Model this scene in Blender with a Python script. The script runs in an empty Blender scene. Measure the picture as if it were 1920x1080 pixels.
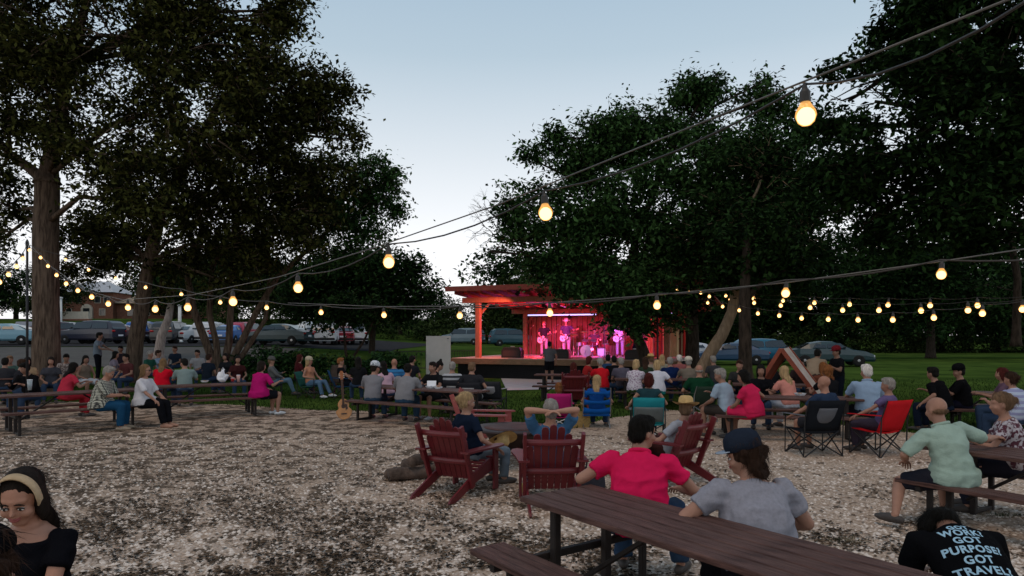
import bpy, math, random
import numpy as np
from mathutils import Vector, Matrix, noise as mnoise
R = math.radians
SC = bpy.context.scene
COL = SC.collection
# ------------------------------------------------------------------ camera
F, HOR, H = 1280.0, 630.0, 1.9
cam_d = bpy.data.cameras.new('camera'); cam = bpy.data.objects.new('camera', cam_d); COL.objects.link(cam)
cam.location = (0, 0, H); cam.rotation_euler = (R(90), 0, 0)
cam_d.sensor_width = 36; cam_d.lens = 24; cam_d.shift_y = (HOR - 540) / 1920
cam_d.clip_start = 0.05; cam_d.clip_end = 3000
SC.camera = cam
# ------------------------------------------------------------------ sky, sun, exposure
W = bpy.data.worlds.new('World'); SC.world = W; W.use_nodes = True
nt = W.node_tree; nt.nodes.clear()
wo = nt.nodes.new('ShaderNodeOutputWorld'); bg = nt.nodes.new('ShaderNodeBackground')
sky = nt.nodes.new('ShaderNodeTexSky'); sky.sky_type = 'NISHITA'; sky.sun_disc = False
SUN_EL, SUN_ROT = R(6), R(215)
sky.sun_elevation = SUN_EL; sky.sun_rotation = SUN_ROT; sky.air_density = 1.0; sky.dust_density = 1.2; sky.ozone_density = 2.0
# dusk glow: the same pale lilac-blue twilight all round, deeper overhead
tc = nt.nodes.new('ShaderNodeTexCoord'); sx = nt.nodes.new('ShaderNodeSeparateXYZ'); rmp = nt.nodes.new('ShaderNodeValToRGB')
nt.links.new(tc.outputs['Generated'], sx.inputs[0]); nt.links.new(sx.outputs['Z'], rmp.inputs[0])
e = rmp.color_ramp.elements
e[0].position = 0.0; e[0].color = (1.08, 1.05, 1.07, 1)
e[1].position = 1.0; e[1].color = (.20, .32, .46, 1)
for p, c in ((.13, (1.05, 1.06, 1.09, 1)), (.25, (.78, .84, .90, 1)), (.38, (.50, .62, .72, 1)), (.52, (.36, .50, .64, 1))):
    n_ = e.new(p); n_.color = c
mx = nt.nodes.new('ShaderNodeMix'); mx.data_type = 'RGBA'; mx.blend_type = 'ADD'; mx.inputs[0].default_value = 1
sc_ = nt.nodes.new('ShaderNodeVectorMath'); sc_.operation = 'SCALE'; sc_.inputs[3].default_value = 9.6
nt.links.new(rmp.outputs[0], sc_.inputs[0])
nt.links.new(sc_.outputs[0], mx.inputs[6])
sk2 = nt.nodes.new('ShaderNodeVectorMath'); sk2.operation = 'SCALE'; sk2.inputs[3].default_value = 0.10
nt.links.new(sky.outputs[0], sk2.inputs[0]); nt.links.new(sk2.outputs[0], mx.inputs[7])
nt.links.new(mx.outputs[2], bg.inputs[0]); bg.inputs[1].default_value = 0.10
nt.links.new(bg.outputs[0], wo.inputs[0])
sl = bpy.data.lights.new('sun', 'SUN'); sl.energy = 0.7; sl.angle = R(30); sl.color = (1, .70, .44)
so = bpy.data.objects.new('sun', sl); COL.objects.link(so)
so.rotation_euler = (R(20), 0, R(-25))
SC.view_settings.view_transform = 'Standard'; SC.view_settings.look = 'None'
SC.view_settings.exposure = 0.0; SC.view_settings.gamma = 1.0; SC.view_settings.use_curve_mapping = False
SC.render.engine = 'CYCLES'
try:
    SC.cycles.use_denoising = True; SC.cycles.max_bounces = 6; SC.cycles.diffuse_bounces = 3
    SC.cycles.sample_clamp_indirect = 4.0
except Exception: pass
RNG = np.random.default_rng(7); random.seed(7)
# ------------------------------------------------------------------ helpers
def sm(a, b, x):
    t = min(1, max(0, (x - a) / (b - a))); return t * t * (3 - 2 * t)
def hgt(x, y):
    left = 1 - sm(-2, 12, x)
    z = left * sm(34, 48, y) * 0.95
    z += (1 - sm(-30, 0, x)) * sm(58, 125, y) * 3.4
    z += sm(90, 220, y) * 2.0 + (1 - sm(-17, -7, x)) * sm(18, 30, y) * .35
    return z
def PX(px, Y): return (px - 960) / F * Y
def PZ(py, Y): return H - (py - HOR) / F * Y
def PP(px, py, Y): return Vector((PX(px, Y), Y, PZ(py, Y)))
def GY(py, z=0.0): return F * (H - z) / (py - HOR)
def srgb(r, g, b, k=1.0):
    f = lambda c: ((c / 255) / 12.92 if c / 255 <= .04045 else ((c / 255 + .055) / 1.055) ** 2.4)
    return (f(r) * k, f(g) * k, f(b) * k)
MATS = {}
def mat(name, col, rough=.6, var=.25, scale=6., bump=.0, bscale=40., spec=.3, metal=0., col2=None, stretch=None, emis=None, es=0., kind='noise', coord='Object', trans=0., isl=0.):
    if name in MATS: return MATS[name]
    m = bpy.data.materials.new(name); m.use_nodes = True; MATS[name] = m
    n = m.node_tree.nodes; l = m.node_tree.links; b = n['Principled BSDF']
    b.inputs['Roughness'].default_value = rough; b.inputs['Metallic'].default_value = metal
    b.inputs['Specular IOR Level'].default_value = spec
    if emis:
        b.inputs['Emission Color'].default_value = (*emis, 1); b.inputs['Emission Strength'].default_value = es
    t = n.new('ShaderNodeTexCoord'); mp = n.new('ShaderNodeMapping'); l.new(t.outputs[coord], mp.inputs[0])
    if stretch: mp.inputs['Scale'].default_value = stretch
    no = n.new('ShaderNodeTexNoise'); no.inputs['Scale'].default_value = scale; no.inputs['Detail'].default_value = 5
    no.inputs['Roughness'].default_value = .6
    l.new(mp.outputs[0], no.inputs[0])
    r = n.new('ShaderNodeValToRGB'); l.new(no.outputs[0], r.inputs[0])
    if isl:   # every leaf or chip its own shade
        ge = n.new('ShaderNodeNewGeometry'); mi = n.new('ShaderNodeMix'); mi.data_type = 'FLOAT'; mi.inputs[0].default_value = isl
        l.new(no.outputs[0], mi.inputs[2]); l.new(ge.outputs['Random Per Island'], mi.inputs[3]); l.new(mi.outputs[0], r.inputs[0])
    c2 = col2 or tuple(c * (1 + var) for c in col); c1 = col if col2 else tuple(c * (1 - var) for c in col)
    r.color_ramp.elements[0].position = .33; r.color_ramp.elements[1].position = .67
    r.color_ramp.elements[0].color = (*c1, 1); r.color_ramp.elements[1].color = (*[min(1, c) for c in c2], 1)
    l.new(r.outputs[0], b.inputs['Base Color'])
    if bump > 0:
        n2 = n.new('ShaderNodeTexNoise'); n2.inputs['Scale'].default_value = bscale; n2.inputs['Detail'].default_value = 4
        l.new(mp.outputs[0], n2.inputs[0]); bp = n.new('ShaderNodeBump'); bp.inputs['Strength'].default_value = bump
        bp.inputs['Distance'].default_value = .02
        l.new(n2.outputs[0], bp.inputs['Height']); l.new(bp.outputs[0], b.inputs['Normal'])
    if trans > 0:
        tr = n.new('ShaderNodeBsdfTranslucent'); l.new(r.outputs[0], tr.inputs[0])
        ms = n.new('ShaderNodeMixShader'); ms.inputs[0].default_value = trans
        l.new(b.outputs[0], ms.inputs[1]); l.new(tr.outputs[0], ms.inputs[2])
        l.new(ms.outputs[0], n['Material Output'].inputs[0])
    return m
def fabric(name, col, var=.12): return mat('fabric ' + name, col, .95, var, 3., .35, 120., .02)
def mesh_np(name, v, quads=None, tris=None):
    me = bpy.data.meshes.new(name); nv = len(v); me.vertices.add(nv); me.vertices.foreach_set('co', np.asarray(v, np.float32).ravel())
    k = 4 if quads is not None else 3; f = quads if quads is not None else tris; nf = len(f)
    me.loops.add(nf * k); me.loops.foreach_set('vertex_index', np.asarray(f, np.int32).ravel())
    me.polygons.add(nf); me.polygons.foreach_set('loop_start', np.arange(nf, dtype=np.int32) * k)
    try: me.polygons.foreach_set('loop_total', np.full(nf, k, np.int32))
    except Exception: pass
    me.update(calc_edges=True); return me
def frame_of(d, side=None):
    d = Vector(d).normalized()
    s = Vector(side) if side is not None else (Vector((1, 0, 0)) if abs(d.x) < .8 else Vector((0, 1, 0)))
    s = (s - d * s.dot(d)).normalized(); return s, d.cross(s).normalized(), d
class MB:
    def __init__(s): s.v = []; s.f = []
    def add(s, vs, fs):
        o = len(s.v); s.v += [tuple(v) for v in vs]; s.f += [tuple(i + o for i in f) for f in fs]; return s
    def box(s, c, size, M=None):
        c = Vector(c); x, y, z = (k / 2 for k in size)
        vs = [Vector((a * x, b * y, d * z)) for a in (-1, 1) for b in (-1, 1) for d in (-1, 1)]
        vs = [(M @ v if M else v) + c for v in vs]
        return s.add(vs, [(0, 1, 3, 2), (4, 6, 7, 5), (0, 4, 5, 1), (2, 3, 7, 6), (0, 2, 6, 4), (1, 5, 7, 3)])
    def bar(s, p0, p1, w, h=None, side=None, ch=.12):
        """a bar with eased edges from p0 to p1; w along side, h across"""
        h = h or w; p0 = Vector(p0); p1 = Vector(p1); a, b, d = frame_of(p1 - p0, side)
        k = min(w, h) * ch; w /= 2; h /= 2
        ring = [(-w + k, -h), (w - k, -h), (w, -h + k), (w, h - k), (w - k, h), (-w + k, h), (-w, h - k), (-w, -h + k)]
        vs = [p + a * x + b * y for p in (p0, p1) for x, y in ring]
        return s.add(vs, [tuple(range(7, -1, -1)), tuple(range(8, 16))] + [(i, (i + 1) % 8, 8 + (i + 1) % 8, 8 + i) for i in range(8)])
    def tube(s, pts, rad, n=8, side=None, cap=True, dome=False):
        pts = [Vector(p) for p in pts]; rad = [r if isinstance(r, (tuple, list)) else (r, r) for r in (rad if isinstance(rad, (list, tuple)) and len(rad) == len(pts) else [rad] * len(pts))]
        if dome:
            d0 = (pts[0] - pts[1]).normalized(); d1 = (pts[-1] - pts[-2]).normalized()
            a, b = rad[0], rad[-1]
            pts = [pts[0] + d0 * min(a) * .9, pts[0] + d0 * min(a) * .6] + pts + [pts[-1] + d1 * min(b) * .6, pts[-1] + d1 * min(b) * .9]
            rad = [(a[0] * .35, a[1] * .35), (a[0] * .78, a[1] * .78)] + rad + [(b[0] * .78, b[1] * .78), (b[0] * .35, b[1] * .35)]
            if isinstance(side, list): side = [side[0]] * 2 + side + [side[-1]] * 2
        vs = []; m = len(pts); prev = None
        for i, p in enumerate(pts):
            d = pts[min(i + 1, m - 1)] - pts[max(i - 1, 0)]
            if d.length < 1e-7: d = Vector((0, 0, 1))
            sd = side[i] if isinstance(side, list) else (side if side is not None else prev)
            a, b, d = frame_of(d, sd); prev = a
            vs += [p + a * (math.cos(t) * rad[i][0]) + b * (math.sin(t) * rad[i][1]) for t in (2 * math.pi * k / n for k in range(n))]
        fs = [(i * n + k, i * n + (k + 1) % n, (i + 1) * n + (k + 1) % n, (i + 1) * n + k) for i in range(m - 1) for k in range(n)]
        if cap: fs += [tuple(range(n - 1, -1, -1)), tuple((m - 1) * n + k for k in range(n))]
        return s.add(vs, fs)
    def ell(s, c, r, n=12, m=8, M=None):
        c = Vector(c); r = r if isinstance(r, (tuple, list)) else (r, r, r); vs = []
        for i in range(1, m):
            a = math.pi * i / m
            vs += [Vector((math.sin(a) * math.cos(2 * math.pi * k / n) * r[0], math.sin(a) * math.sin(2 * math.pi * k / n) * r[1], math.cos(a) * r[2])) for k in range(n)]
        vs += [Vector((0, 0, r[2])), Vector((0, 0, -r[2]))]; T, B = len(vs) - 2, len(vs) - 1
        fs = [(i * n + k, (i + 1) * n + k, (i + 1) * n + (k + 1) % n, i * n + (k + 1) % n) for i in range(m - 2) for k in range(n)]
        fs += [(T, k, (k + 1) % n) for k in range(n)] + [(B, (m - 2) * n + (k + 1) % n, (m - 2) * n + k) for k in range(n)]
        return s.add([(M @ v if M else v) + c for v in vs], fs)
    def lathe(s, prof, c=(0, 0, 0), n=24, M=None):
        c = Vector(c); vs = []
        for r, z in prof: vs += [Vector((math.cos(2 * math.pi * k / n) * r, math.sin(2 * math.pi * k / n) * r, z)) for k in range(n)]
        m = len(prof)
        fs = [(i * n + k, i * n + (k + 1) % n, (i + 1) * n + (k + 1) % n, (i + 1) * n + k) for i in range(m - 1) for k in range(n)]
        fs += [tuple(range(n - 1, -1, -1)), tuple((m - 1) * n + k for k in range(n))]
        return s.add([(M @ v if M else v) + c for v in vs], fs)
    def prism(s, outline, t, M=None, c=(0, 0, 0)):
        """outline (x,z) thickened t along y"""
        c = Vector(c); n = len(outline)
        vs = [Vector((x, y, z)) for y in (-t / 2, t / 2) for x, z in outline]
        fs = [tuple(range(n)), tuple(range(2 * n - 1, n - 1, -1))] + [(i, n + i, n + (i + 1) % n, (i + 1) % n) for i in range(n)]
        return s.add([(M @ v if M else v) + c for v in vs], fs)
def obj(name, mb, m, parent=None, smooth=False):
    me = mb if isinstance(mb, bpy.types.Mesh) else None
    if me is None:
        me = bpy.data.meshes.new(name); me.from_pydata(mb.v, [], mb.f); me.update()
    if m is not None and not me.materials: me.materials.append(m)
    if smooth: me.polygons.foreach_set('use_smooth', [True] * len(me.polygons))
    o = bpy.data.objects.new(name, me); COL.objects.link(o)
    if parent: o.parent = parent
    return o
def tag(o, label=None, cat=None, group=None, kind=None):
    if label: o['label'] = label
    if cat: o['category'] = cat
    if group: o['group'] = group
    if kind: o['kind'] = kind
    return o
def thing(name, label, cat, loc=(0, 0, 0), rz=0, group=None):
    o = bpy.data.objects.new(name, None); COL.objects.link(o); o.empty_display_size = .2
    o.location = loc; o.rotation_euler = (0, 0, R(rz)); return tag(o, label, cat, group)
def copy_tree(o, parent=None):
    c = o.copy(); COL.objects.link(c); c.parent = parent
    for ch in list(o.children): copy_tree(ch, c)
    return c
# ------------------------------------------------------------------ ground
def sheet(name, x0, x1, y0, y1, nx, ny, m, dz=0., inside=None, xs=None, ys=None, kind='structure'):
    xs = xs if xs is not None else np.linspace(x0, x1, nx); ys = ys if ys is not None else np.linspace(y0, y1, ny)
    v = [(x, y, hgt(x, y) + dz) for y in ys for x in xs]; nx = len(xs)
    q = [(j * nx + i, j * nx + i + 1, (j + 1) * nx + i + 1, (j + 1) * nx + i) for j in range(len(ys) - 1) for i in range(nx - 1)
         if inside is None or inside((xs[i] + xs[i + 1]) / 2, (ys[j] + ys[j + 1]) / 2)]
    me = mesh_np(name, v, quads=q); o = obj(name, me, m, smooth=True); o['kind'] = kind; return o
def ramp_mat(name, build):
    m = bpy.data.materials.new(name); m.use_nodes = True; build(m.node_tree.nodes, m.node_tree.links, m.node_tree.nodes['Principled BSDF']); MATS[name] = m; return m
def gravel_nodes(n, l, b):
    t = n.new('ShaderNodeTexCoord'); P = t.outputs['Object']
    def noise(s, d=6, st=None):
        x = n.new('ShaderNodeTexNoise'); x.inputs['Scale'].default_value = s; x.inputs['Detail'].default_value = d; x.inputs['Roughness'].default_value = .65
        l.new(P, x.inputs[0]); return x.outputs[0]
    def ramp(src, stops):
        r = n.new('ShaderNodeValToRGB'); l.new(src, r.inputs[0]); e = r.color_ramp.elements
        e[0].position, e[0].color = stops[0][0], (*stops[0][1], 1); e[1].position, e[1].color = stops[1][0], (*stops[1][1], 1)
        for p, c in stops[2:]: k = e.new(p); k.color = (*c, 1)
        return r.outputs[0]
    def mix(f, a, c, blend='MIX'):
        x = n.new('ShaderNodeMix'); x.data_type = 'RGBA'; x.blend_type = blend
        (l.new(f, x.inputs[0]) if not isinstance(f, float) else setattr(x.inputs[0], 'default_value', f)); l.new(a, x.inputs[6]); l.new(c, x.inputs[7]); return x.outputs[2]
    vo = n.new('ShaderNodeTexVoronoi'); vo.inputs['Scale'].default_value = 28; l.new(P, vo.inputs[0])
    stones = ramp(vo.outputs['Color'], ((0., (.54, .41, .32)), (1., (.88, .72, .59))))
    gaps = ramp(vo.outputs['Distance'], ((.0, (1, 1, 1)), (.8, (.45, .39, .33))))
    base = mix(.8, stones, gaps, 'MULTIPLY')
    mulch = ramp(noise(60), ((.3, (.04, .027, .018)), (.7, (.17, .12, .08))))
    # mulch and leaf patches: finer and denser to the left
    sx = n.new('ShaderNodeSeparateXYZ'); l.new(P, sx.inputs[0])
    mr = n.new('ShaderNodeMapRange'); l.new(sx.outputs[0], mr.inputs[0]); mr.inputs[1].default_value = -6; mr.inputs[2].default_value = 5; mr.inputs[3].default_value = .055; mr.inputs[4].default_value = -.05
    ad = n.new('ShaderNodeMath'); l.new(noise(3.2, 10), ad.inputs[0]); l.new(mr.outputs[0], ad.inputs[1])
    mask = ramp(ad.outputs[0], ((.535, (0, 0, 0)), (.575, (.9, .9, .9))))
    c = mix(mask, base, mulch)
    big = ramp(noise(.5, 4), ((.3, (.78, .74, .7)), (.7, (1.12, 1.1, 1.08))))
    l.new(mix(1.0, c, big, 'MULTIPLY'), b.inputs['Base Color']); b.inputs['Roughness'].default_value = .9; b.inputs['Specular IOR Level'].default_value = .2
    bp = n.new('ShaderNodeBump'); bp.inputs['Strength'].default_value = .9; bp.inputs['Distance'].default_value = .03
    l.new(vo.outputs['Distance'], bp.inputs['Height']); bp.invert = True; l.new(bp.outputs[0], b.inputs['Normal'])
M_gravel = ramp_mat('gravel ground', gravel_nodes)
M_grass = mat('lawn', (.024, .046, .010), .95, 0, .35, .6, 30, .0, col2=(.070, .115, .022))
M_asph = mat('asphalt', (.040, .040, .042), 1., .2, 2, .3, 60, 0.)
M_drive = mat('worn drive', (.075, .068, .06), 1., .15, 1, .2, 60)
def nl(a, b, n): return list(np.linspace(a, b, n, endpoint=False))
gx = nl(-900, -120, 9) + nl(-120, -40, 16) + nl(-40, 40, 60) + nl(40, 140, 18) + nl(140, 901, 8)
gy = nl(-60, 0, 4) + nl(0, 60, 44) + nl(60, 240, 45) + nl(240, 1500, 9)
sheet('lawn', 0, 0, 0, 0, 0, 0, M_grass, xs=gx, ys=gy)
def edge_y(x):
    """far edge of the gravel"""
    pts = [(-40, 20), (-12, 19.5), (-8, 19.), (-5.2, 17.6), (-3.6, 17.2), (-1.2, 15.6), (-.2, 13.8), (1.0, 13.6), (2.0, 15.5), (4, 17.5), (6, 16.), (8, 13.2), (10, 11.5), (14, 10.0), (30, 8)]
    for (a, b), (c, d) in zip(pts, pts[1:]):
        if a <= x <= c: return b + (d - b) * (x - a) / (c - a)
    return 15
xs = np.linspace(-24, 18, 240); rows = np.linspace(0, 1, 30)
v = []
for r_ in rows:
    for x in xs:
        y1 = edge_y(x) + .25 * mnoise.noise((x * .9, 0, 0)) + .1 * mnoise.noise((x * 4, 3, 0)); v.append((x, -4 + (y1 + 4) * r_, .004 + hgt(x, y1) * r_))
nx = len(xs); q = [(j * nx + i, j * nx + i + 1, (j + 1) * nx + i + 1, (j + 1) * nx + i) for j in range(len(rows) - 1) for i in range(nx - 1)]
gr = obj('gravel_ground', mesh_np('gravel', v, quads=q), M_gravel, smooth=True); gr['kind'] = 'structure'
# loose chips, leaves and stones on the gravel
def scatter_pts(n, y0, y1, rng):
    Y = 1 / (1 / y1 + (1 / y0 - 1 / y1) * rng.random(n)); X = Y * (rng.random(n) * 1.66 - .83); return X, Y
def flakes(n, size, rng, y0=2.4, y1=15., keep=None, flat=.35):
    X, Y = scatter_pts(n, y0, y1, rng)
    ok = np.array([y < edge_y(x) - .1 for x, y in zip(X, Y)]); X, Y = X[ok], Y[ok]
    if keep is not None: k = keep(X, Y, rng); X, Y = X[k], Y[k]
    n = len(X); a = rng.random(n) * 6.283; L = size * (.5 + rng.random(n)); Wd = L * (.3 + .4 * rng.random(n))
    t = (rng.random(n) - .3) * flat; ca, sa = np.cos(a), np.sin(a)
    z = .012 + rng.random(n) * .012
    v = np.zeros((n, 4, 3))
    for k, (u, w, h) in enumerate(((-.5, 0, 0), (.1, -.5, .5), (.5, 0, 0), (-.1, .5, 1.))):
        v[:, k, 0] = X + ca * u * L - sa * w * Wd; v[:, k, 1] = Y + sa * u * L + ca * w * Wd; v[:, k, 2] = z + np.abs(t) * h * Wd
    return mesh_np('flakes', v.reshape(-1, 3), quads=np.arange(n * 4).reshape(-1, 4))
def keep_leaves(X, Y, rng):
    k = np.array([mnoise.noise((x * .9, y * .9, 0)) + .9 * mnoise.noise((x * 3.3, y * 3.3, 5)) for x, y in zip(X, Y)])
    p = np.clip(.40 - .085 * X + 1.3 * k, .05, .97)
    return rng.random(len(X)) < p
M_mulch = mat('mulch', (.014, .010, .007), .9, 0, 14, 0, 40, .1, col2=(.115, .072, .042), coord='Generated', stretch=(60, 60, 1), isl=.75)
M_stone = mat('loose stone', (.44, .34, .27), .9, 0, 20, 0, col2=(.78, .66, .56), coord='Generated', stretch=(60, 60, 1), isl=.8)
lit = obj('leaf_litter', flakes(170000, .047, RNG, keep=keep_leaves), M_mulch); tag(lit, 'dark mulch chips and fallen leaves strewn over the pale gravel', 'leaf litter', kind='stuff')
def pebbles(n, size, rng, y0=2.4, y1=13):
    X, Y = scatter_pts(n, y0, y1, rng); ok = np.array([y < edge_y(x) - .1 for x, y in zip(X, Y)]); X, Y = X[ok], Y[ok]; n = len(X)
    r = size * (.4 + rng.random(n)); o = np.array([(1, 0, 0), (0, 1, 0), (-1, 0, 0), (0, -1, 0), (0, 0, 1.)]); v = np.zeros((n, 5, 3)); a = rng.random(n) * 6.3
    for k in range(5):
        j = .7 + .6 * rng.random(n); x, y, z = o[k]
        v[:, k, 0] = X + r * j * (np.cos(a) * x * 1.3 - np.sin(a) * y); v[:, k, 1] = Y + r * j * (np.sin(a) * x * 1.3 + np.cos(a) * y); v[:, k, 2] = .004 + z * r * .7
    f = (np.array([(0, 1, 4), (1, 2, 4), (2, 3, 4), (3, 0, 4)])[None] + (np.arange(n) * 5)[:, None, None]).reshape(-1, 3)
    return mesh_np('pebbles', v.reshape(-1, 3), tris=f)
pb = obj('gravel_stones', pebbles(75000, .017, RNG), M_stone); tag(pb, 'pale loose stones lying on the gravel', 'gravel', kind='stuff')
def blades(n, fx, h, w, rng):
    X, Y = fx(n); n = len(X); a = rng.random(n) * 6.3; hh = h * (.5 + rng.random(n)); v = np.zeros((n, 3, 3))
    b = np.array([hgt(x, y) for x, y in zip(X, Y)])
    v[:, 0, 0] = X - np.cos(a) * w; v[:, 0, 1] = Y - np.sin(a) * w; v[:, 1, 0] = X + np.cos(a) * w; v[:, 1, 1] = Y + np.sin(a) * w
    v[:, 2, 0] = X + rng.normal(0, h * .4, n); v[:, 2, 1] = Y + rng.normal(0, h * .4, n); v[:, :, 2] = b[:, None]; v[:, 2, 2] += hh
    return mesh_np('blades', v.reshape(-1, 3), tris=np.arange(n * 3).reshape(-1, 3))
def lawn_pts(n):
    Y = 1 / (1 / 30 + (1 / 11 - 1 / 30) * RNG.random(n)); X = Y * (RNG.random(n) * 1.6 - .8)
    ok = np.array([y > edge_y(x) - .2 and not (23 < y < 32 and -.7 < x < 3.1) for x, y in zip(X, Y)]); return X[ok], Y[ok]
M_blade = mat('grass blade', (.012, .028, .007), .9, 0, 1.5, 0, 40, .02, col2=(.045, .078, .018), trans=.15, isl=.5)
gb = obj('grass', blades(70000, lawn_pts, .06, .012, RNG), M_blade); tag(gb, 'short green grass of the lawn between the gravel and the stage', 'grass', kind='stuff')
def tuft_pts(n):
    cs = [(2.15, 3.6), (2.45, 3.5), (1.9, 3.75), (-6.5, 11), (5.2, 7.2), (3.1, 6.3)]; i = RNG.integers(0, len(cs), n); c = np.array(cs)[i]
    return c[:, 0] + RNG.normal(0, .12, n), c[:, 1] + RNG.normal(0, .05, n)
gt = obj('grass', blades(900, tuft_pts, .035, .003, RNG), M_blade); tag(gt, 'thin grass tufts growing through the gravel', 'grass tuft', kind='stuff')
# pad before the stage, parking lots, far road
def patch(name, poly, m, dz=.012, sub=None):
    xs_ = [p[0] for p in poly]; ys_ = [p[1] for p in poly]
    me = MB().add([(x, y, hgt(x, y) + dz) for x, y in poly], [tuple(range(len(poly)))]); o = obj(name, me, m); o['kind'] = 'structure'; return o
patch('stage_pad', [(PX(938, 31.6), 31.6), (PX(1085, 29.6), 29.6), (PX(1095, 24.6), 24.6), (PX(950, 23.8), 23.8)], mat('pale concrete', (.50, .46, .47), .8, .08, 3, .1, 80))
sheet('parking_lot', 0, 0, 0, 0, 0, 0, M_asph, dz=.03, xs=np.linspace(-52, -8, 40), ys=np.linspace(45, 72, 40))
sheet('drive', 0, 0, 0, 0, 0, 0, M_drive, dz=.03, xs=np.linspace(-70, -12, 40), ys=np.linspace(34, 44.5, 20), inside=lambda x, y: x < -12 - (y - 34) * .2)
sheet('path', 0, 0, 0, 0, 0, 0, M_drive, dz=.03, xs=np.linspace(-110, -38, 40), ys=np.linspace(88, 93, 8))
# ------------------------------------------------------------------ trees
M_bark = mat('bark', (.045, .030, .022), .95, 0, 4, 1., 14, .05, col2=(.17, .12, .088), stretch=(4, 4, .5))
M_barkd = mat('dark bark', (.018, .014, .011), .95, 0, 5, .9, 22, .05, col2=(.06, .045, .034), stretch=(3, 3, .7))
M_leafA = mat('olive leaves', (.007, .010, .003), .85, 0, .7, 0, 40, .05, col2=(.075, .080, .020), trans=.15, isl=.55)
M_leafB = mat('green leaves', (.005, .016, .004), .8, 0, .7, 0, 40, .08, col2=(.058, .128, .036), trans=.15, isl=.5)
M_leafC = mat('deep green leaves', (.003, .009, .003), .85, 0, .7, 0, 40, .05, col2=(.026, .060, .016), trans=.12, isl=.5)
M_leafF = mat('far leaves', (.006, .013, .004), .9, 0, .25, 0, 40, .05, col2=(.050, .075, .022), trans=.1, isl=.4)
def leaf_mesh(C, L, rng, droop=.35, wid=.48):
    n = len(C); L = L * (.45 + 1.0 * rng.random(n))
    a = rng.random(n) * 6.283; el = rng.normal(-droop, .5, n)
    ax = np.stack([np.cos(a) * np.cos(el), np.sin(a) * np.cos(el), np.sin(el)], 1)
    up = rng.normal(0, 1, (n, 3)) * .55 + np.array([0, 0, 1.])
    sd = np.cross(ax, up); sd /= np.linalg.norm(sd, axis=1)[:, None] + 1e-9; nn = np.cross(sd, ax)
    w = (L * wid * .5)[:, None]; Lc = L[:, None]
    v = np.stack([C, C + ax * Lc * .5 + sd * w + nn * w * .3, C + ax * Lc, C + ax * Lc * .5 - sd * w + nn * w * .3], 1)
    return v.reshape(-1, 3)
GO = Vector((3.7, 11.2, 5.1))
def crown_points(blobs, n, K, sig, rng, rough=.35, gaps=False):
    n = n * (1.45 if gaps else 1)
    r3 = np.array([b[1][0] * b[1][2] * .6 + b[1][0] * b[1][1] * .4 for b in blobs]); share = r3 / r3.sum(); out = []; tips = []
    for (c, r), s in zip(blobs, share):
        m = max(6, int(n * s / K)); d = rng.normal(0, 1, (m, 3)); d /= np.linalg.norm(d, axis=1)[:, None]
        u = rng.random(m) ** (1 / 2.4)
        o = rng.random(3) * 50
        bumpy = np.array([1 + rough * (mnoise.noise(Vector(x * 2.2 + o)) * 1.3 + mnoise.noise(Vector(x * 6 + o)) * .7) for x in d])
        cc = np.array(c) + d * (u * bumpy)[:, None] * np.array(r)
        if gaps:   # boughs: foliage gathers in flattened layers with open air between
            kk = np.array([mnoise.noise(Vector((x[0] * .62, x[1] * .62, x[2] * 1.0)) + GO) + .55 * mnoise.noise(Vector((x[0] * 1.7, x[1] * 1.7, x[2] * 2.4)) + GO) for x in cc]) > -.13
            cc, d, m = cc[kk], d[kk], int(kk.sum())
        tips.append(cc)
        # sprays: leaves strung along a short drooping twig
        a = rng.random(m) * 6.283; tw = np.stack([np.cos(a), np.sin(a), rng.normal(-.1, .35, m)], 1) * (.5 * d + .8).mean()
        tw = tw * .6 + d * .7
        t = rng.normal(0, 1, (m, K, 1)); p = cc[:, None, :] + tw[:, None, :] * t * sig * .9 + rng.normal(0, sig * .42, (m, K, 3))
        out.append(p.reshape(-1, 3))
    return np.concatenate(out), tips
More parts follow.
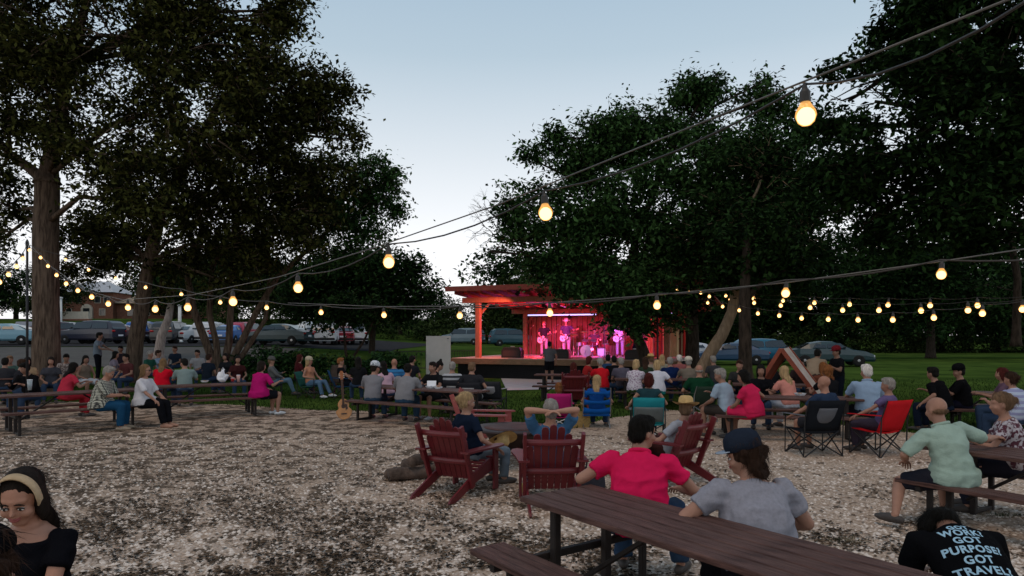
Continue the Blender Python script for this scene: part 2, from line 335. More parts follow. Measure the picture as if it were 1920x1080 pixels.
def tree(label, trunks, blobs, n, L, mleaf, mbark=None, K=16, sig=.32, group=None, limbs=True, name='tree', twigs=4, rough=.28, base=None, lr=.1):
    """trunks: list of [(x,y,z,r)...]; blobs: [(centre, radii)]"""
    mbark = mbark or M_barkd
    b0 = Vector(base or trunks[0][0][:3]); t = thing(name, label, 'tree', b0, 0, group)
    rng = np.random.default_rng(abs(hash(label)) % 1 + int(abs(b0.x * 131 + b0.y * 17)) + n)
    mb = MB()
    for tr in trunks:
        pts = [Vector(p[:3]) - b0 for p in tr]; rad = [p[3] for p in tr]
        P2, R2 = [], []
        for i in range(len(pts) - 1):
            for k in range(5):
                f = k / 5; p = pts[i].lerp(pts[i + 1], f); w = .12 * rad[i]
                P2.append(p + Vector((mnoise.noise(p * 1.1) * w, mnoise.noise(p * 1.1 + Vector((9, 0, 0))) * w, 0))); R2.append(rad[i] + (rad[i + 1] - rad[i]) * f)
        P2.append(pts[-1]); R2.append(rad[-1])
        if tr[0][3] > .1:
            P2.insert(0, P2[0] - Vector((0, 0, .15))); R2.insert(0, R2[0] * 1.45); R2[1] *= 1.18
        mb.tube(P2, R2, 12)
    obj('trunk', mb, mbark, t, True)
    if limbs:
        lm = MB(); allp = [(Vector(p[:3]) - b0, p[3]) for tr in trunks for p in tr[len(tr) // 2:]]
        for c, r in blobs:
            c = Vector(c) - b0; s, rs = min(allp, key=lambda q: (q[0] - c).length + max(0, q[0].z - c.z) * 1.5)
            mid = s.lerp(c, .5) + Vector((rng.normal(0, .15), rng.normal(0, .15), .12 * (c - s).length))
            ra = min(rs * .6, lr); lm.tube([s, mid, c], [ra, ra * .7, ra * .35], 7)
            for k in range(twigs):
                d = Vector(rng.normal(0, 1, 3)).normalized(); tip = c + Vector((d.x * r[0], d.y * r[1], abs(d.z) * r[2] * .8)) * .95
                st = mid.lerp(c, rng.random()); q = st.lerp(tip, .5) + Vector(rng.normal(0, .12, 3)) * r[0]
                lm.tube([st, q, tip], [ra * .35, ra * .2, .008], 5)
        obj('limbs', lm, mbark, t, True)
    pts, tips = crown_points([(np.array(c) - np.array(b0), r) for c, r in blobs], n, K, sig, rng, rough, n > 15000)
    tw, tr_ = [], []
    for (c, r), cc in zip(blobs, tips):
        if not len(cc): continue
        c0 = np.array(c) - np.array(b0); d = cc - c0; a = cc + d * .12; b = cc - d * .35 + rng.normal(0, .12, d.shape); w = rng.normal(0, 1, d.shape); w = np.cross(d, w); w /= np.linalg.norm(w, axis=1)[:, None] + 1e-9
        tw.append(np.stack([a, b + w * .014, b - w * .014], 1).reshape(-1, 3))
    tw = np.concatenate(tw); obj('twigs', mesh_np('twigs', tw, tris=np.arange(len(tw)).reshape(-1, 3)), mbark, t)['kind'] = 'stuff'
    v = leaf_mesh(pts, L, rng); me = mesh_np('crown', v, quads=np.arange(len(v)).reshape(-1, 4)); c = obj('crown', me, mleaf, t)
    return t
def B(px, py, Y, r, fy=.8, fz=.8):
    """a clump of crown centred in direction (px,py) at distance Y, r pixels wide there"""
    k = r / F * Y; return (tuple(PP(px, py, Y)), (k, k * fy, k * fz))
def T(*pts): return [(PX(a, Y), Y, PZ(b, Y), r) for a, b, Y, r in pts]
# big tree on the left, nearest the gravel
tree('tall olive-green tree with the thickest straight trunk, behind the left picnic table',
     [T((88, 742, 21.5, .42), (86, 600, 21.5, .37), (86, 420, 21.5, .36), (90, 330, 21.5, .34)), T((90, 335, 21.5, .28), (104, 250, 21.3, .22), (130, 120, 21, .16), (180, -60, 20.5, .08)), T((86, 340, 21.5, .2), (55, 315, 21.6, .15), (20, 290, 21.8, .12), (-60, 200, 22, .08))],
     [B(20, 180, 21, 130), B(-80, 80, 21, 200), B(130, 60, 20, 170), B(280, 70, 20, 160), B(120, 200, 19.5, 95), B(200, 290, 19.5, 110), B(260, 380, 20, 80), B(330, 200, 20, 150), B(420, 60, 20.5, 140), B(60, -60, 20, 200), B(300, -90, 20, 200), B(500, 20, 21, 75), B(505, -60, 21, 120), B(-40, 260, 20, 90), B(-10, 330, 23, 60), B(110, 260, 19.5, 75), B(60, 120, 19.5, 110), B(30, 395, 23, 50), B(0, 450, 24, 42), B(455, 150, 20.5, 100), B(540, 45, 21, 50, .8, .5)],
     80000, .165, M_leafA, M_bark, K=26, sig=.29)
tree('broad dark tree with a leaning trunk, its crown hanging over the parked cars',
     [T((247, 712, 25.5, .32), (255, 640, 25.5, .27), (268, 560, 25.4, .25), (280, 490, 25.2, .23), (300, 400, 25, .2), (350, 300, 24.6, .16), (420, 180, 24, .1))],
     [B(300, 300, 24.5, 130), B(420, 330, 24, 130), B(350, 440, 24.5, 95), B(480, 200, 24, 130), B(560, 260, 24, 105), B(600, 190, 24, 62), B(520, 400, 24, 110), B(220, 440, 25.5, 85), B(150, 430, 26.5, 60), B(470, 480, 24.5, 60), B(610, 330, 24.2, 80), B(400, 520, 25, 45), B(545, 130, 24, 75), B(620, 245, 24, 50, .8, .4), B(645, 262, 24, 40, .8, .3), B(650, 170, 24, 30, .8, .25), B(330, 500, 25.5, 50), B(190, 495, 27, 55), B(300, 555, 28, 34), B(430, 535, 27.5, 44), B(120, 505, 27, 30), B(640, 145, 24, 22, .7, .3)],
     66000, .18, M_leafA, M_bark, K=24, sig=.30)
tree('many-stemmed tree fanning out beside the low table, light green sprays to the right',
     [T((408, 700, 27, .17), (385, 640, 27, .15), (362, 580, 27, .14), (352, 520, 27, .12), (380, 420, 27, .08)),
      T((412, 702, 27, .15), (405, 640, 27, .12), (392, 590, 27, .11), (398, 500, 27, .09), (470, 380, 27, .06)),
      T((418, 702, 27.2, .16), (430, 640, 27.2, .14), (432, 580, 27.2, .12), (440, 480, 27, .09), (560, 400, 26.5, .05)),
      T((424, 703, 27.2, .17), (448, 650, 27, .14), (478, 590, 27, .12), (520, 520, 26.5, .1), (620, 430, 26, .06), (690, 360, 26, .03)),
      T((430, 703, 27.2, .13), (462, 655, 27, .1), (498, 598, 27, .08), (505, 520, 27, .06))],
     [B(640, 400, 26, 75), B(700, 370, 26, 55), B(735, 345, 26, 32), B(745, 395, 26, 26), B(660, 320, 26, 60), B(680, 285, 26, 35, .8, .5), B(600, 450, 26.5, 65), B(680, 440, 26, 48), B(560, 420, 27, 60), B(450, 460, 28, 60), B(560, 350, 26, 70), B(715, 300, 26, 20, .8, .6), B(520, 500, 27, 40, .8, .5), B(726, 330, 26, 34, .8, .7), B(660, 480, 26.5, 34, .8, .5), B(750, 360, 26, 14, .8, .6)],
     23000, .16, M_leafB, M_bark, K=18, sig=.26, lr=.07)
tree('small dark tree leaning over the lawn between the white cars and the stage',
     [T((697, 668, 44, .22), (698, 640, 44, .2), (700, 600, 44, .18), (690, 550, 44, .12))],
     [B(600, 530, 43, 62), B(670, 525, 43, 65), B(740, 520, 42, 55), B(700, 560, 43, 55), B(790, 545, 42, 32), B(640, 580, 44, 55), B(575, 570, 44, 42), B(750, 575, 43, 42), B(560, 535, 44, 40), B(810, 530, 42, 18), B(700, 495, 43, 36), B(770, 500, 42, 26), B(640, 500, 43, 30)],
     26000, .3, M_leafC, M_barkd, K=14, sig=.45)
tree('small tree with two crossing stems in the planting left of the white board',
     [T((655, 690, 30, .07), (648, 660, 30, .06), (645, 620, 30, .05), (640, 575, 30, .03)), T((655, 690, 30, .07), (665, 665, 30, .06), (682, 640, 30, .05), (705, 590, 30, .03))],
     [B(650, 575, 30, 34), B(700, 580, 30, 30), B(620, 590, 30, 26)], 3600, .18, M_leafC, M_barkd, sig=.3, lr=.04)
# right-hand trees
tree('broad green tree spreading over the stage roof',
     [T((1218, 705, 24, .24), (1206, 660, 24, .2), (1190, 620, 24, .17), (1176, 570, 24, .15), (1190, 450, 24.5, .13), (1250, 300, 25, .1))],
     [B(1010, 350, 25, 62), B(1060, 320, 25, 75), B(1130, 290, 25, 85), B(1220, 250, 25, 95), B(1320, 215, 25, 85), B(1300, 180, 25, 50), B(1000, 300, 25, 34), B(960, 395, 25, 42), B(980, 450, 24.5, 55), B(1070, 430, 24, 110), B(1200, 400, 24, 130), B(1330, 350, 24, 130), B(1110, 510, 23.5, 70), B(1190, 530, 23, 75), B(1280, 480, 24, 90), B(1020, 500, 24, 45), B(1170, 590, 23.2, 40), B(1205, 610, 23.2, 30), B(1430, 190, 25, 55), B(1400, 300, 25, 100), B(1150, 240, 25, 52), B(1265, 600, 23.4, 22), B(1135, 572, 23.2, 22), B(1040, 262, 25, 30), B(920, 470, 24.5, 24, .8, .7), B(1345, 150, 25, 26, .8, .8), B(1440, 150, 25, 24, .8, .9), B(1240, 570, 23.4, 34), B(1045, 528, 23.4, 30), B(1095, 545, 23.4, 30), B(1215, 560, 23.2, 40), B(1160, 545, 23.2, 36)],
     88000, .18, M_leafB, M_barkd, K=24, sig=.30)
tree('dark tree right of the stage with an upright black trunk',
     [T((1298, 692, 27, .3), (1298, 640, 27, .27), (1296, 560, 27, .25), (1300, 480, 27, .2), (1350, 350, 27, .12))],
     [B(1380, 450, 27, 110), B(1300, 540, 27, 60), B(1470, 380, 27, 110), B(1500, 480, 27, 90), B(1390, 530, 27, 60), B(1500, 240, 27, 60)],
     30000, .22, M_leafC, M_barkd, sig=.36)
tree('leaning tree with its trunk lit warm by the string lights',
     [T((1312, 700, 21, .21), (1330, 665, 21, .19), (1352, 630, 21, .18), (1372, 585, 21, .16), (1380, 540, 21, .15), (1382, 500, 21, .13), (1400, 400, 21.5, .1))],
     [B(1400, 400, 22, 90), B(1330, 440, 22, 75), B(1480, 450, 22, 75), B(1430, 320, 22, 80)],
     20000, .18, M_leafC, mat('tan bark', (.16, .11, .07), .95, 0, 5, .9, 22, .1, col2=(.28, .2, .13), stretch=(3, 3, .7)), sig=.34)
tree('slim black-trunked tree behind the a-frame board',
     [T((1398, 708, 19.5, .2), (1397, 640, 19.5, .18), (1396, 560, 19.5, .16), (1400, 450, 19.5, .1))],
     [B(1420, 460, 20, 80), B(1370, 500, 20.5, 45), B(1480, 510, 20, 50)], 9000, .18, M_leafC, M_barkd, sig=.3)
tree('tall dark tree filling the upper right corner',
     [T((1990, 760, 15.5, .36), (1985, 500, 15.5, .3), (1940, 300, 15.5, .26), (1880, 100, 15.5, .2)), T((1905, 640, 20, .12), (1908, 520, 20, .1), (1890, 420, 20, .08))],
     [B(1640, 300, 16, 100), B(1740, 200, 15.5, 130), B(1680, 120, 16, 70), B(1780, 60, 15, 120), B(1860, 160, 14.5, 160), B(1860, 330, 15, 140), B(1740, 400, 16, 100), B(1620, 420, 17, 80), B(1640, 190, 16.5, 60), B(1950, 20, 14.5, 160), B(1730, 20, 15.5, 60), B(1950, 300, 15, 150), B(1560, 240, 17, 50, .8, .5), B(1590, 360, 17, 60), B(1560, 130, 17, 26, .8, .5), B(1610, 140, 16.5, 36, .8, .6), B(1830, 450, 16.5, 50), B(1540, 320, 18, 50), B(1900, -80, 14.5, 200), B(1930, 420, 15, 60, .8, .5), B(1740, -40, 15, 80), B(1590, 190, 17, 42), B(1660, 60, 16, 40, .8, .6)],
     80000, .165, M_leafC, M_barkd, K=24, sig=.26)
tree('dark tree with a low drooping crown above the right-hand lawn',
     [T((1745, 668, 58, .35), (1745, 560, 58, .3), (1720, 500, 58, .2))],
     [B(1640, 480, 55, 85), B(1740, 500, 56, 80), B(1600, 560, 56, 60), B(1700, 570, 57, 70), B(1800, 560, 58, 70), B(1880, 590, 58, 60), B(1960, 560, 58, 70)],
     26000, .4, M_leafC, M_barkd, sig=.6)
# bare dead twigs left of the green tree
def bare():
    base = PP(935, 440, 25); t = thing('bare_branch', 'bare dead branch reaching left out of the green tree toward the sky', 'branch', base)
    mb = MB(); rng = random.Random(4)
    def grow(p, d, l, r, n):
        q = p + d * l; m = p.lerp(q, .5) + Vector((rng.gauss(0, .05), rng.gauss(0, .05), rng.gauss(0, .08))) * l
        mb.tube([p, m, q], [r, r * .85, r * .65], 5)
        if n:
            for k in range(3 if n > 2 else 2):
                grow(m.lerp(q, rng.random()), (d + Vector((rng.gauss(0, .5), rng.gauss(0, .3), rng.gauss(0, .55)))).normalized(), l * rng.uniform(.55, .8), r * .6, n - 1)
    grow(Vector((.8, 0, -.3)), Vector((-1, 0, .25)).normalized(), 1.0, .028, 4); grow(Vector((.6, .1, .2)), Vector((-1, 0, .6)).normalized(), .9, .022, 4)
    obj('twigs', mb, M_barkd, t)
bare()
# far wood: each tree its own thing, copies of three
def far_tree(kind):
    rng = np.random.default_rng(100 + kind); t = thing('far_tree', 'x', 'tree', (0, 0, 0))
    mb = MB().tube([(0, 0, -.5), (0, 0, 2), (.2, 0, 4.5)], [.4, .3, .2], 8); obj('trunk', mb, M_barkd, t, True)
    bl = [((rng.normal(0, 1.6), rng.normal(0, 1.4), 3.2 + 1.2 * k + rng.normal(0, .3)), (2.6 - .12 * k * k * .3 + rng.random(), 2.4, 1.7 + rng.random() * .6)) for k in range(5)]
    bl += [((rng.normal(0, 2.8), rng.normal(0, 1.5), 2.2 + rng.random() * 2), (1.9, 1.8, 1.5)) for k in range(4)]
    pts, _ = crown_points(bl, 8500, 12, .45, rng, .4); v = leaf_mesh(pts, .42, rng)
    obj('crown', mesh_np('crown', v, quads=np.arange(len(v)).reshape(-1, 4)), [M_leafF, M_leafC, M_leafB][kind], t); return t
FT = [far_tree(k) for k in range(3)]
used = [False] * 3
rf = random.Random(11)
def put_far(px, Y, s, k, label, grp):
    o = FT[k] if not used[k] else copy_tree(FT[k]); used[k] = True
    x = PX(px, Y); o.location = (x, Y, hgt(x, Y) - .3); o.rotation_euler = (0, 0, rf.random() * 6.3); o.scale = (s * 1.15, s * 1.15, s); o['label'] = label; o['group'] = grp
row1 = [(-60, 115, 1.25), (30, 120, 1.0), (95, 108, .9), (440, 104, 1.35), (500, 108, 1.25), (560, 100, 1.1), (630, 104, 1.15), (700, 96, 1.1), (750, 92, .9), (810, 88, .62), (865, 88, .58), (925, 84, .62), (980, 80, .9), (330, 128, 1.2), (250, 160, 1.1), (400, 118, 1.3), (-130, 105, 1.4)]
for px, Y, s in row1: put_far(px, Y, s, rf.choice([0, 1, 0]), 'tree of the far wood behind the car park and the left lawn', 'trees of the far wood behind the car park')
for px in range(990, 2120, 52): put_far(px + rf.uniform(-12, 12), rf.uniform(80, 92), rf.uniform(1.1, 1.6), rf.choice([1, 2, 1]), 'tree of the dark wood at the far edge of the right-hand lawn', 'trees of the wood beyond the right-hand lawn')
und = [((PX(p, 79), 79 + rf.uniform(-2, 3), 1.3 + hgt(PX(p, 79), 79)), (3, 2, 1.9)) for p in range(670, 2100, 34)] + [((PX(p, 98), 98, 1.4 + hgt(PX(p, 98), 98)), (3, 2, 1.8)) for p in range(400, 700, 34)]
pts, _ = crown_points(und, 42000, 12, .4, RNG, .4); v = leaf_mesh(pts, .34, RNG)
tag(obj('undergrowth', mesh_np('undergrowth', v, quads=np.arange(len(v)).reshape(-1, 4)), M_leafF), 'dense undergrowth along the foot of the far wood', 'undergrowth', kind='stuff')
# leafy shrubs behind the lawn chairs
def shrub(px, py, Y, w, h, n, L, label, ml=None):
    x = PX(px, Y); t = thing('shrub', label, 'shrub', (x, Y, hgt(x, Y)), 0, 'leafy shrubs behind the lawn chairs')
    rng = np.random.default_rng(int(px)); mb = MB()
    bl = [((rng.normal(0, w * .3), rng.normal(0, w * .2), h * (.35 + .4 * rng.random())), (w * .4, w * .35, h * .38)) for k in range(5)]
    for c, r in bl: mb.tube([(c[0] * .2, c[1] * .2, 0), (c[0] * .6, c[1] * .6, c[2] * .5), (c[0], c[1], c[2] + r[2] * .6)], [.02, .014, .006], 5)
    obj('stem', mb, M_barkd, t); pts, _ = crown_points(bl, n, 8, .12, rng, .5); v = leaf_mesh(pts, L, rng, .1, .55)
    obj('foliage', mesh_np('foliage', v, quads=np.arange(len(v)).reshape(-1, 4)), ml or M_leafB, t)
for i, (px, Y, w, h, lab) in enumerate([(470, 27.5, 1.5, 1.25, 'green shrub right behind the woman in magenta'), (510, 28, 1.6, 1.5, 'tallest green shrub, in front of the dark saloon car'), (560, 28, 1.7, 1.2, 'green shrub behind the woman in the peach top'), (610, 28.5, 1.6, 1.25, 'green shrub in front of the white van'), (660, 29, 1.5, 1.0, 'low shrub at the foot of the two crossing stems'), (707, 27.5, 1.1, 1.2, 'shrub behind the man in the white cap'), (742, 28, 1.1, 1.0, 'small shrub nearest the white board'), (440, 27.8, 1.0, .9, 'low shrub at the foot of the many-stemmed tree')]):
    shrub(px, 0, Y, w, h, 1700, .16, lab)
# ------------------------------------------------------------------ stage
M_deckw = mat('stage deck wood', (.48, .36, .30), .6, .15, 4, .3, 60, .3, stretch=(8, 1, 1))
M_fasc = mat('weathered fascia', (.20, .12, .07), .75, .3, 5, .4, 60, stretch=(1, 1, 6))
M_post = mat('cedar post', (.34, .13, .08), .7, .2, 6, .4, 50, stretch=(5, 5, 1))
M_roofw = mat('reddish roof timber', (.30, .06, .045), .7, .2, 6, .3, 50)
M_slat = mat('stained wall board', (.20, .07, .05), .8, .2, 4, .3, 60, stretch=(6, 6, .6))
M_black = mat('black skirt', (.008, .008, .009), .9, .2, 5)
u_ = Vector((math.cos(R(-22.4)), math.sin(R(-22.4)), 0)); v_ = Vector((-u_.y, u_.x, 0)); S0 = Vector((PX(897, 31.5), 31.5, 0)); DZ = .9
SW, SD = 8.6, 6.0
stage = thing('stage', 'wooden pergola stage lit red and magenta, standing before the audience', 'stage', S0, -22.4)
for i in range(20):   # deck boards run across the front
    y = -.55 + i * .335; obj('deck_board', MB().bar((-1.0, y, DZ - .02), (SW + .6, y, DZ - .02), .325, .04, side=(0, 1, 0)), M_deckw, stage)
obj('fascia', MB().bar((-1.02, -.75, DZ - .14), (SW + .62, -.75, DZ - .14), .24, .05, side=(0, 0, 1)), M_fasc, stage)
obj('fascia', MB().bar((-1.04, -.72, DZ - .14), (-1.04, 6.1, DZ - .14), .24, .05, side=(0, 0, 1)), M_fasc, stage)
obj('skirt', MB().box((SW / 2 - .2, 2.6, .37), (SW + 1.2, 6.2, .74)), M_black, stage)
for x, y in ((0, 0), (SW, 0), (0, SD), (SW, SD)):
    zt = 3.42 - y * .055
    p = obj('post', MB().bar((x, y, DZ), (x, y, zt), .24, .24), M_post, stage)
    obj('brace', MB().bar((x, y + .13, zt - .55), (x + (.5 if x == 0 else -.5), y + .13, zt - .02), .1, .1), M_post, p)
for y in (0, SD):
    z = 3.55 - y * .055
    for dy in (-.15, .15): obj('header_beam', MB().bar((-.75, y + dy, z), (SW + 1.1, y + dy, z), .24, .06, side=(0, 0, 1)), M_post, stage)
for i in range(17):
    x = -.55 + i * .64; obj('rafter', MB().bar((x, -1.3, 3.86), (x, SD + .5, 3.36), .05, .2, side=(1, 0, 0)), M_roofw, stage)
for i in range(24):
    y = -1.45 + i * .345; z = 4.0 - (y + 1.3) * .0735
    obj('roof_board', MB().bar((-.8, y, z), (SW + 1.6, y, z), .325, .035, side=(0, 1, 0)), M_roofw, stage)
obj('eave_board', MB().bar((-.84, -1.66, 3.98), (SW + 1.65, -1.66, 3.98), .22, .04, side=(0, 0, 1)), M_roofw, stage)
n_s = 58
for i in range(n_s):
    x = .15 + (i + .5) * (SW - .3) / n_s; obj('wall_board', MB().bar((x, SD + .12 + (.045 if i % 2 else 0), DZ), (x, SD + .12 + (.045 if i % 2 else 0), 3.12), (SW - .3) / n_s - .012, .03, side=(1, 0, 0), ch=.2), M_slat, stage)
obj('wall_rail', MB().bar((.1, SD + .1, 3.17), (SW - .1, SD + .1, 3.17), .1, .14, side=(0, 0, 1)), M_post, stage)
M_led = mat('led strip', (.8, .8, .9), .4, 0, 1, emis=(.50, .50, 1), es=1.6)
def on_stage(x, y, z=0): return S0 + u_ * x + v_ * y + Vector((0, 0, DZ + z))
for x0, x1, lab in ((.15, 4.0, 'long glowing pale blue light bar along the top of the stage wall'), (6.0, 7.9, 'short glowing pale blue light bar at the far end of the stage wall')):
    t = thing('light_bar', lab, 'light bar', on_stage(x0, SD - .12, 2.12), -22.4, 'light bars on the stage wall')
    obj('housing', MB().bar((0, .05, 0), (x1 - x0, .05, 0), .13, .06, side=(0, 0, 1)), M_black, t); obj('tube', MB().bar((.03, 0, 0), (x1 - x0 - .03, 0, 0), .07, .04, side=(0, 0, 1)), M_led, t)
def par(x, y, z, tx, ty, tz, col, pw, lab, size=65):
    p = on_stage(x, y, z); d = (on_stage(tx, ty, tz) - p).normalized(); t = thing('stage_lamp', lab, 'stage lamp', p, 0, 'stage lamps hung under the roof')
    q = d.to_track_quat('Z', 'Y').to_matrix(); mb = MB(); mb.lathe([(.05, -.16), (.08, -.14), (.09, -.02), (.1, 0), (.092, 0.0), (.08, -.03)], n=14, M=q); obj('can', mb, M_black, t)
    obj('yoke', MB().tube([(0, 0, 0), (0, 0, .3)], .012, 6), M_black, t)
    L = bpy.data.lights.new('spot', 'SPOT'); L.energy = pw; L.color = col; L.spot_size = R(size); L.spot_blend = .6; L.shadow_soft_size = .08
    o = bpy.data.objects.new('spot', L); COL.objects.link(o); o.parent = t; o.location = d * .02; o.rotation_euler = (-d).to_track_quat('Z', 'Y').to_euler()
par(.9, .1, 2.35, 1.9, 3.6, 0.5, (1, .05, .14), 900, 'black stage lamp shining red, nearest the front left post')
par(3.2, .0, 2.35, 2.7, 3.6, .6, (1, .10, .50), 1900, 'black stage lamp shining pink, above the two guitarists', 48)
par(5.4, .0, 2.35, 5.2, 3.9, .5, (.62, .16, 1), 1500, 'black stage lamp shining violet, above the drum kit', 48)
par(7.4, .2, 2.35, 6.8, 5.4, .8, (1, .03, .10), 700, 'black stage lamp shining crimson, before the bare end of the wall')
par(1.2, 5.0, 1.0, 1.0, 1.0, 2.9, (1, .04, .07), 750, 'black uplight shining red at the stage roof, by the back left post', 120)
par(4.6, 5.4, .5, 4.0, 1.5, 2.9, (1, .06, .18), 750, 'black uplight shining red at the roof, behind the drum kit', 125)
par(2.6, 5.6, 2.0, 1.9, 1.0, 2.6, (.75, .2, 1), 260, 'black uplight shining violet at the roof boards', 60)
par(2.4, -1.2, 2.8, -.1, 0, .9, (1, .22, .14), 700, 'added black lamp brightening the front left post from under the eave', 80)  # extra lamp, added so the front left post and header glow
# amp and monitors on the deck
M_blk = mat('black plastic', (.015, .015, .016), .5, .2, 6); M_metal = mat('dull metal', (.35, .35, .36), .35, .1, 6, metal=.9)
def wedge(x, y, lab, s=1.):
    t = thing('stage_monitor', lab, 'speaker', on_stage(x, y), -22.4 + 180, 'floor monitors along the stage front')
    obj('cabinet', MB().prism([(-.42 * s, 0), (.42 * s, 0), (.42 * s, .3 * s), (-.42 * s, .3 * s)], .34 * s, c=(0, 0, 0)).prism([(-.4 * s, .3 * s), (.4 * s, .3 * s), (.34 * s, .42 * s), (-.34 * s, .42 * s)], .3 * s), M_blk, t)
    obj('grille', MB().box((0, .176 * s, .18 * s), (.7 * s, .012, .22 * s)), mat('speaker grille', (.04, .035, .035), .8, .3, 60), t)
    obj('handle', MB().bar((-.1, 0, .45 * s), (.1, 0, .45 * s), .03, .03), M_metal, t)
wedge(1.5, .5, 'wide black floor monitor on the bare left part of the deck', 1.15); wedge(3.9, .3, 'black floor monitor at the deck edge before the guitarist in white'); wedge(7.2, .4, 'black floor monitor at the violet-lit end of the deck')
# black railing left of the stage
def rail(p0, p1, n, lab):
    p0 = Vector(p0); p1 = Vector(p1); t = thing('railing', lab, 'railing', p0); d = p1 - p0
    for z in (.12, 1.0): obj('rail', MB().bar((0, 0, z), d + Vector((0, 0, z)), .04, .04), M_blk, t)
    for i in range(n): q = d * (i / (n - 1)); obj('baluster', MB().bar(q, q + Vector((0, 0, 1.0)), .022, .022), M_blk, t)
rail((PX(838, 36), 36, .1), (PX(890, 37), 37, .1), 12, 'black metal railing between the white board and the stage post')
rail((PX(730, 37), 37, .05), (PX(798, 37), 37, .05), 9, 'low black railing in front of the bright lawn, left of the white board')
# shed beyond the stage with a cream gable end
t = thing('small_shed', 'small cream-boarded shed with pointed gable beyond the end of the stage', 'shed', (PX(1258, 33.5), 33.5, 0), -22.4)
M_cream = mat('cream board', (.62, .50, .26), .7, .12, 4, .2, 40, stretch=(6, 6, 1))
for i in range(3): obj('gable_board', MB().prism([(-.3 + i * .2 + .006, 0), (-.1 + i * .2 - .006, 0), (-.1 + i * .2 - .006, 2.9 - abs(-.1 + i * .2 - 0) * 1.0), (-.3 + i * .2 + .006, 2.9 - abs(-.3 + i * .2) * 1.0)], .05), M_cream, t)
obj('side_wall', MB().box((.27, 1.2, 1.25), (.05, 2.2, 2.5)), M_cream, t); obj('side_wall', MB().box((-.27, 1.2, 1.25), (.05, 2.2, 2.5)), M_cream, t)
obj('trim', MB().bar((0, -.05, 2.05), (0, -.05, 2.45), .1, .03, side=(1, 0, 0)), M_post, t)
M_curt = mat('beige curtain', (.50, .38, .24), .9, .12, 3, .2, 20)
t = thing('curtain', 'beige curtain panels hanging in folds at the end of the stage wall', 'curtain', (PX(1212, 32.6), 32.6, 0), -22.4)
obj('rod', MB().tube([(-.2, 0, 2.95), (1.15, 0, 2.95)], .02, 8), M_blk, t)
for k in range(3):
    xs_ = np.linspace(k * .38, k * .38 + .32, 14); v = [(x, .06 * math.sin(i * 1.6 + k), z) for z in (.1, 1.5, 2.95) for i, x in enumerate(xs_)]
    q = [(j * 14 + i, j * 14 + i + 1, (j + 1) * 14 + i + 1, (j + 1) * 14 + i) for j in range(2) for i in range(13)]; obj('panel', mesh_np('panel', v, quads=q), M_curt if k != 1 else M_slat, t, True)
# white board
t = thing('notice_board', 'tall blank off-white board standing upright left of the stage', 'board', (PX(822, 29), 29, 0), 4)
obj('panel', MB().bar((0, 0, .15), (0, 0, 1.9), 1.04, .06, side=(1, 0, 0), ch=.1), mat('off-white panel', (.52, .49, .47), .7, .05, 3), t)
for x in (-.45, .45): obj('leg', MB().bar((x, .04, 0), (x, .04, .3), .06, .05), M_blk, t)
obj('clip', MB().bar((.36, -.045, 1.8), (.44, -.045, 1.8), .06, .02), M_blk, t)
# ------------------------------------------------------------------ instruments
M_amber = mat('amber lacquer', (.42, .17, .03), .25, .25, 4, spec=.6); M_neckw = mat('neck wood', (.30, .10, .035), .5, .2, 8); M_rose = mat('rosewood', (.05, .025, .015), .5, .2, 8)
def guitar(lab, loc, rot, kind='acoustic', m=None, s=1.):
    t = thing('guitar', lab, 'guitar', loc); t.rotation_euler = rot; t.scale = (s, s, s); m = m or M_amber
    L = []
    for k in range(40):   # body outline: lower bout, waist, upper bout
        a = 2 * math.pi * k / 40; x, z = math.sin(a), -math.cos(a); wd = .185 if z < 0 else .145; w = wd * (1 - .24 * math.exp(-((z - .12) / .22) ** 2))
        L.append((x * w * (1 if abs(z) < .98 else .6), .235 + z * .235))
    if kind == 'electric': L = [(x * (.95 if z < .3 else 1), z * .85 + (.07 * abs(x) / .15 if z > .3 else 0)) for x, z in L]
    th = .10 if kind == 'acoustic' else .045
    b = obj('body', MB().prism(L, th), m, t)
    if kind == 'acoustic': obj('sound_hole', MB().lathe([(.045, 0), (.05, .002)], n=16, M=Matrix.Rotation(R(90), 3, 'X'), c=(0, -th / 2 - .001, .3)), M_rose, b)
    obj('bridge', MB().box((0, -th / 2 - .008, .13), (.12, .016, .025)), M_rose, b); obj('pickguard', MB().prism([(.04, .2), (.09, .24), (.08, .33), (.04, .36)], .006, c=(0, -th / 2 - .004, 0)), M_rose, b)
    nk = obj('neck', MB().bar((0, -th / 2, .34), (0, -th / 2, .90), .05, .03, side=(1, 0, 0)), M_neckw, t)
    obj('fretboard', MB().bar((0, -th / 2 - .018, .32), (0, -th / 2 - .018, .90), .046, .008, side=(1, 0, 0)), M_rose, nk)
    hd = obj('headstock', MB().prism([(-.03, .9), (.03, .9), (.045, 1.06), (.02, 1.1), (-.02, 1.1), (-.045, 1.06)], .02, c=(0, -th / 2 + .005, 0)), M_neckw, t)
    for z in (.95, .99, 1.03):
        for sx_ in (-1, 1): obj('tuning_peg', MB().tube([(sx_ * .035, -th / 2, z), (sx_ * .065, -th / 2, z)], .008, 6), M_metal, hd)
    return t
guitar('amber acoustic guitar standing on the gravel against the picnic bench', (PX(647, 15.4), 15.35, .02), (R(-10), R(-4), R(12)), s=1.0)
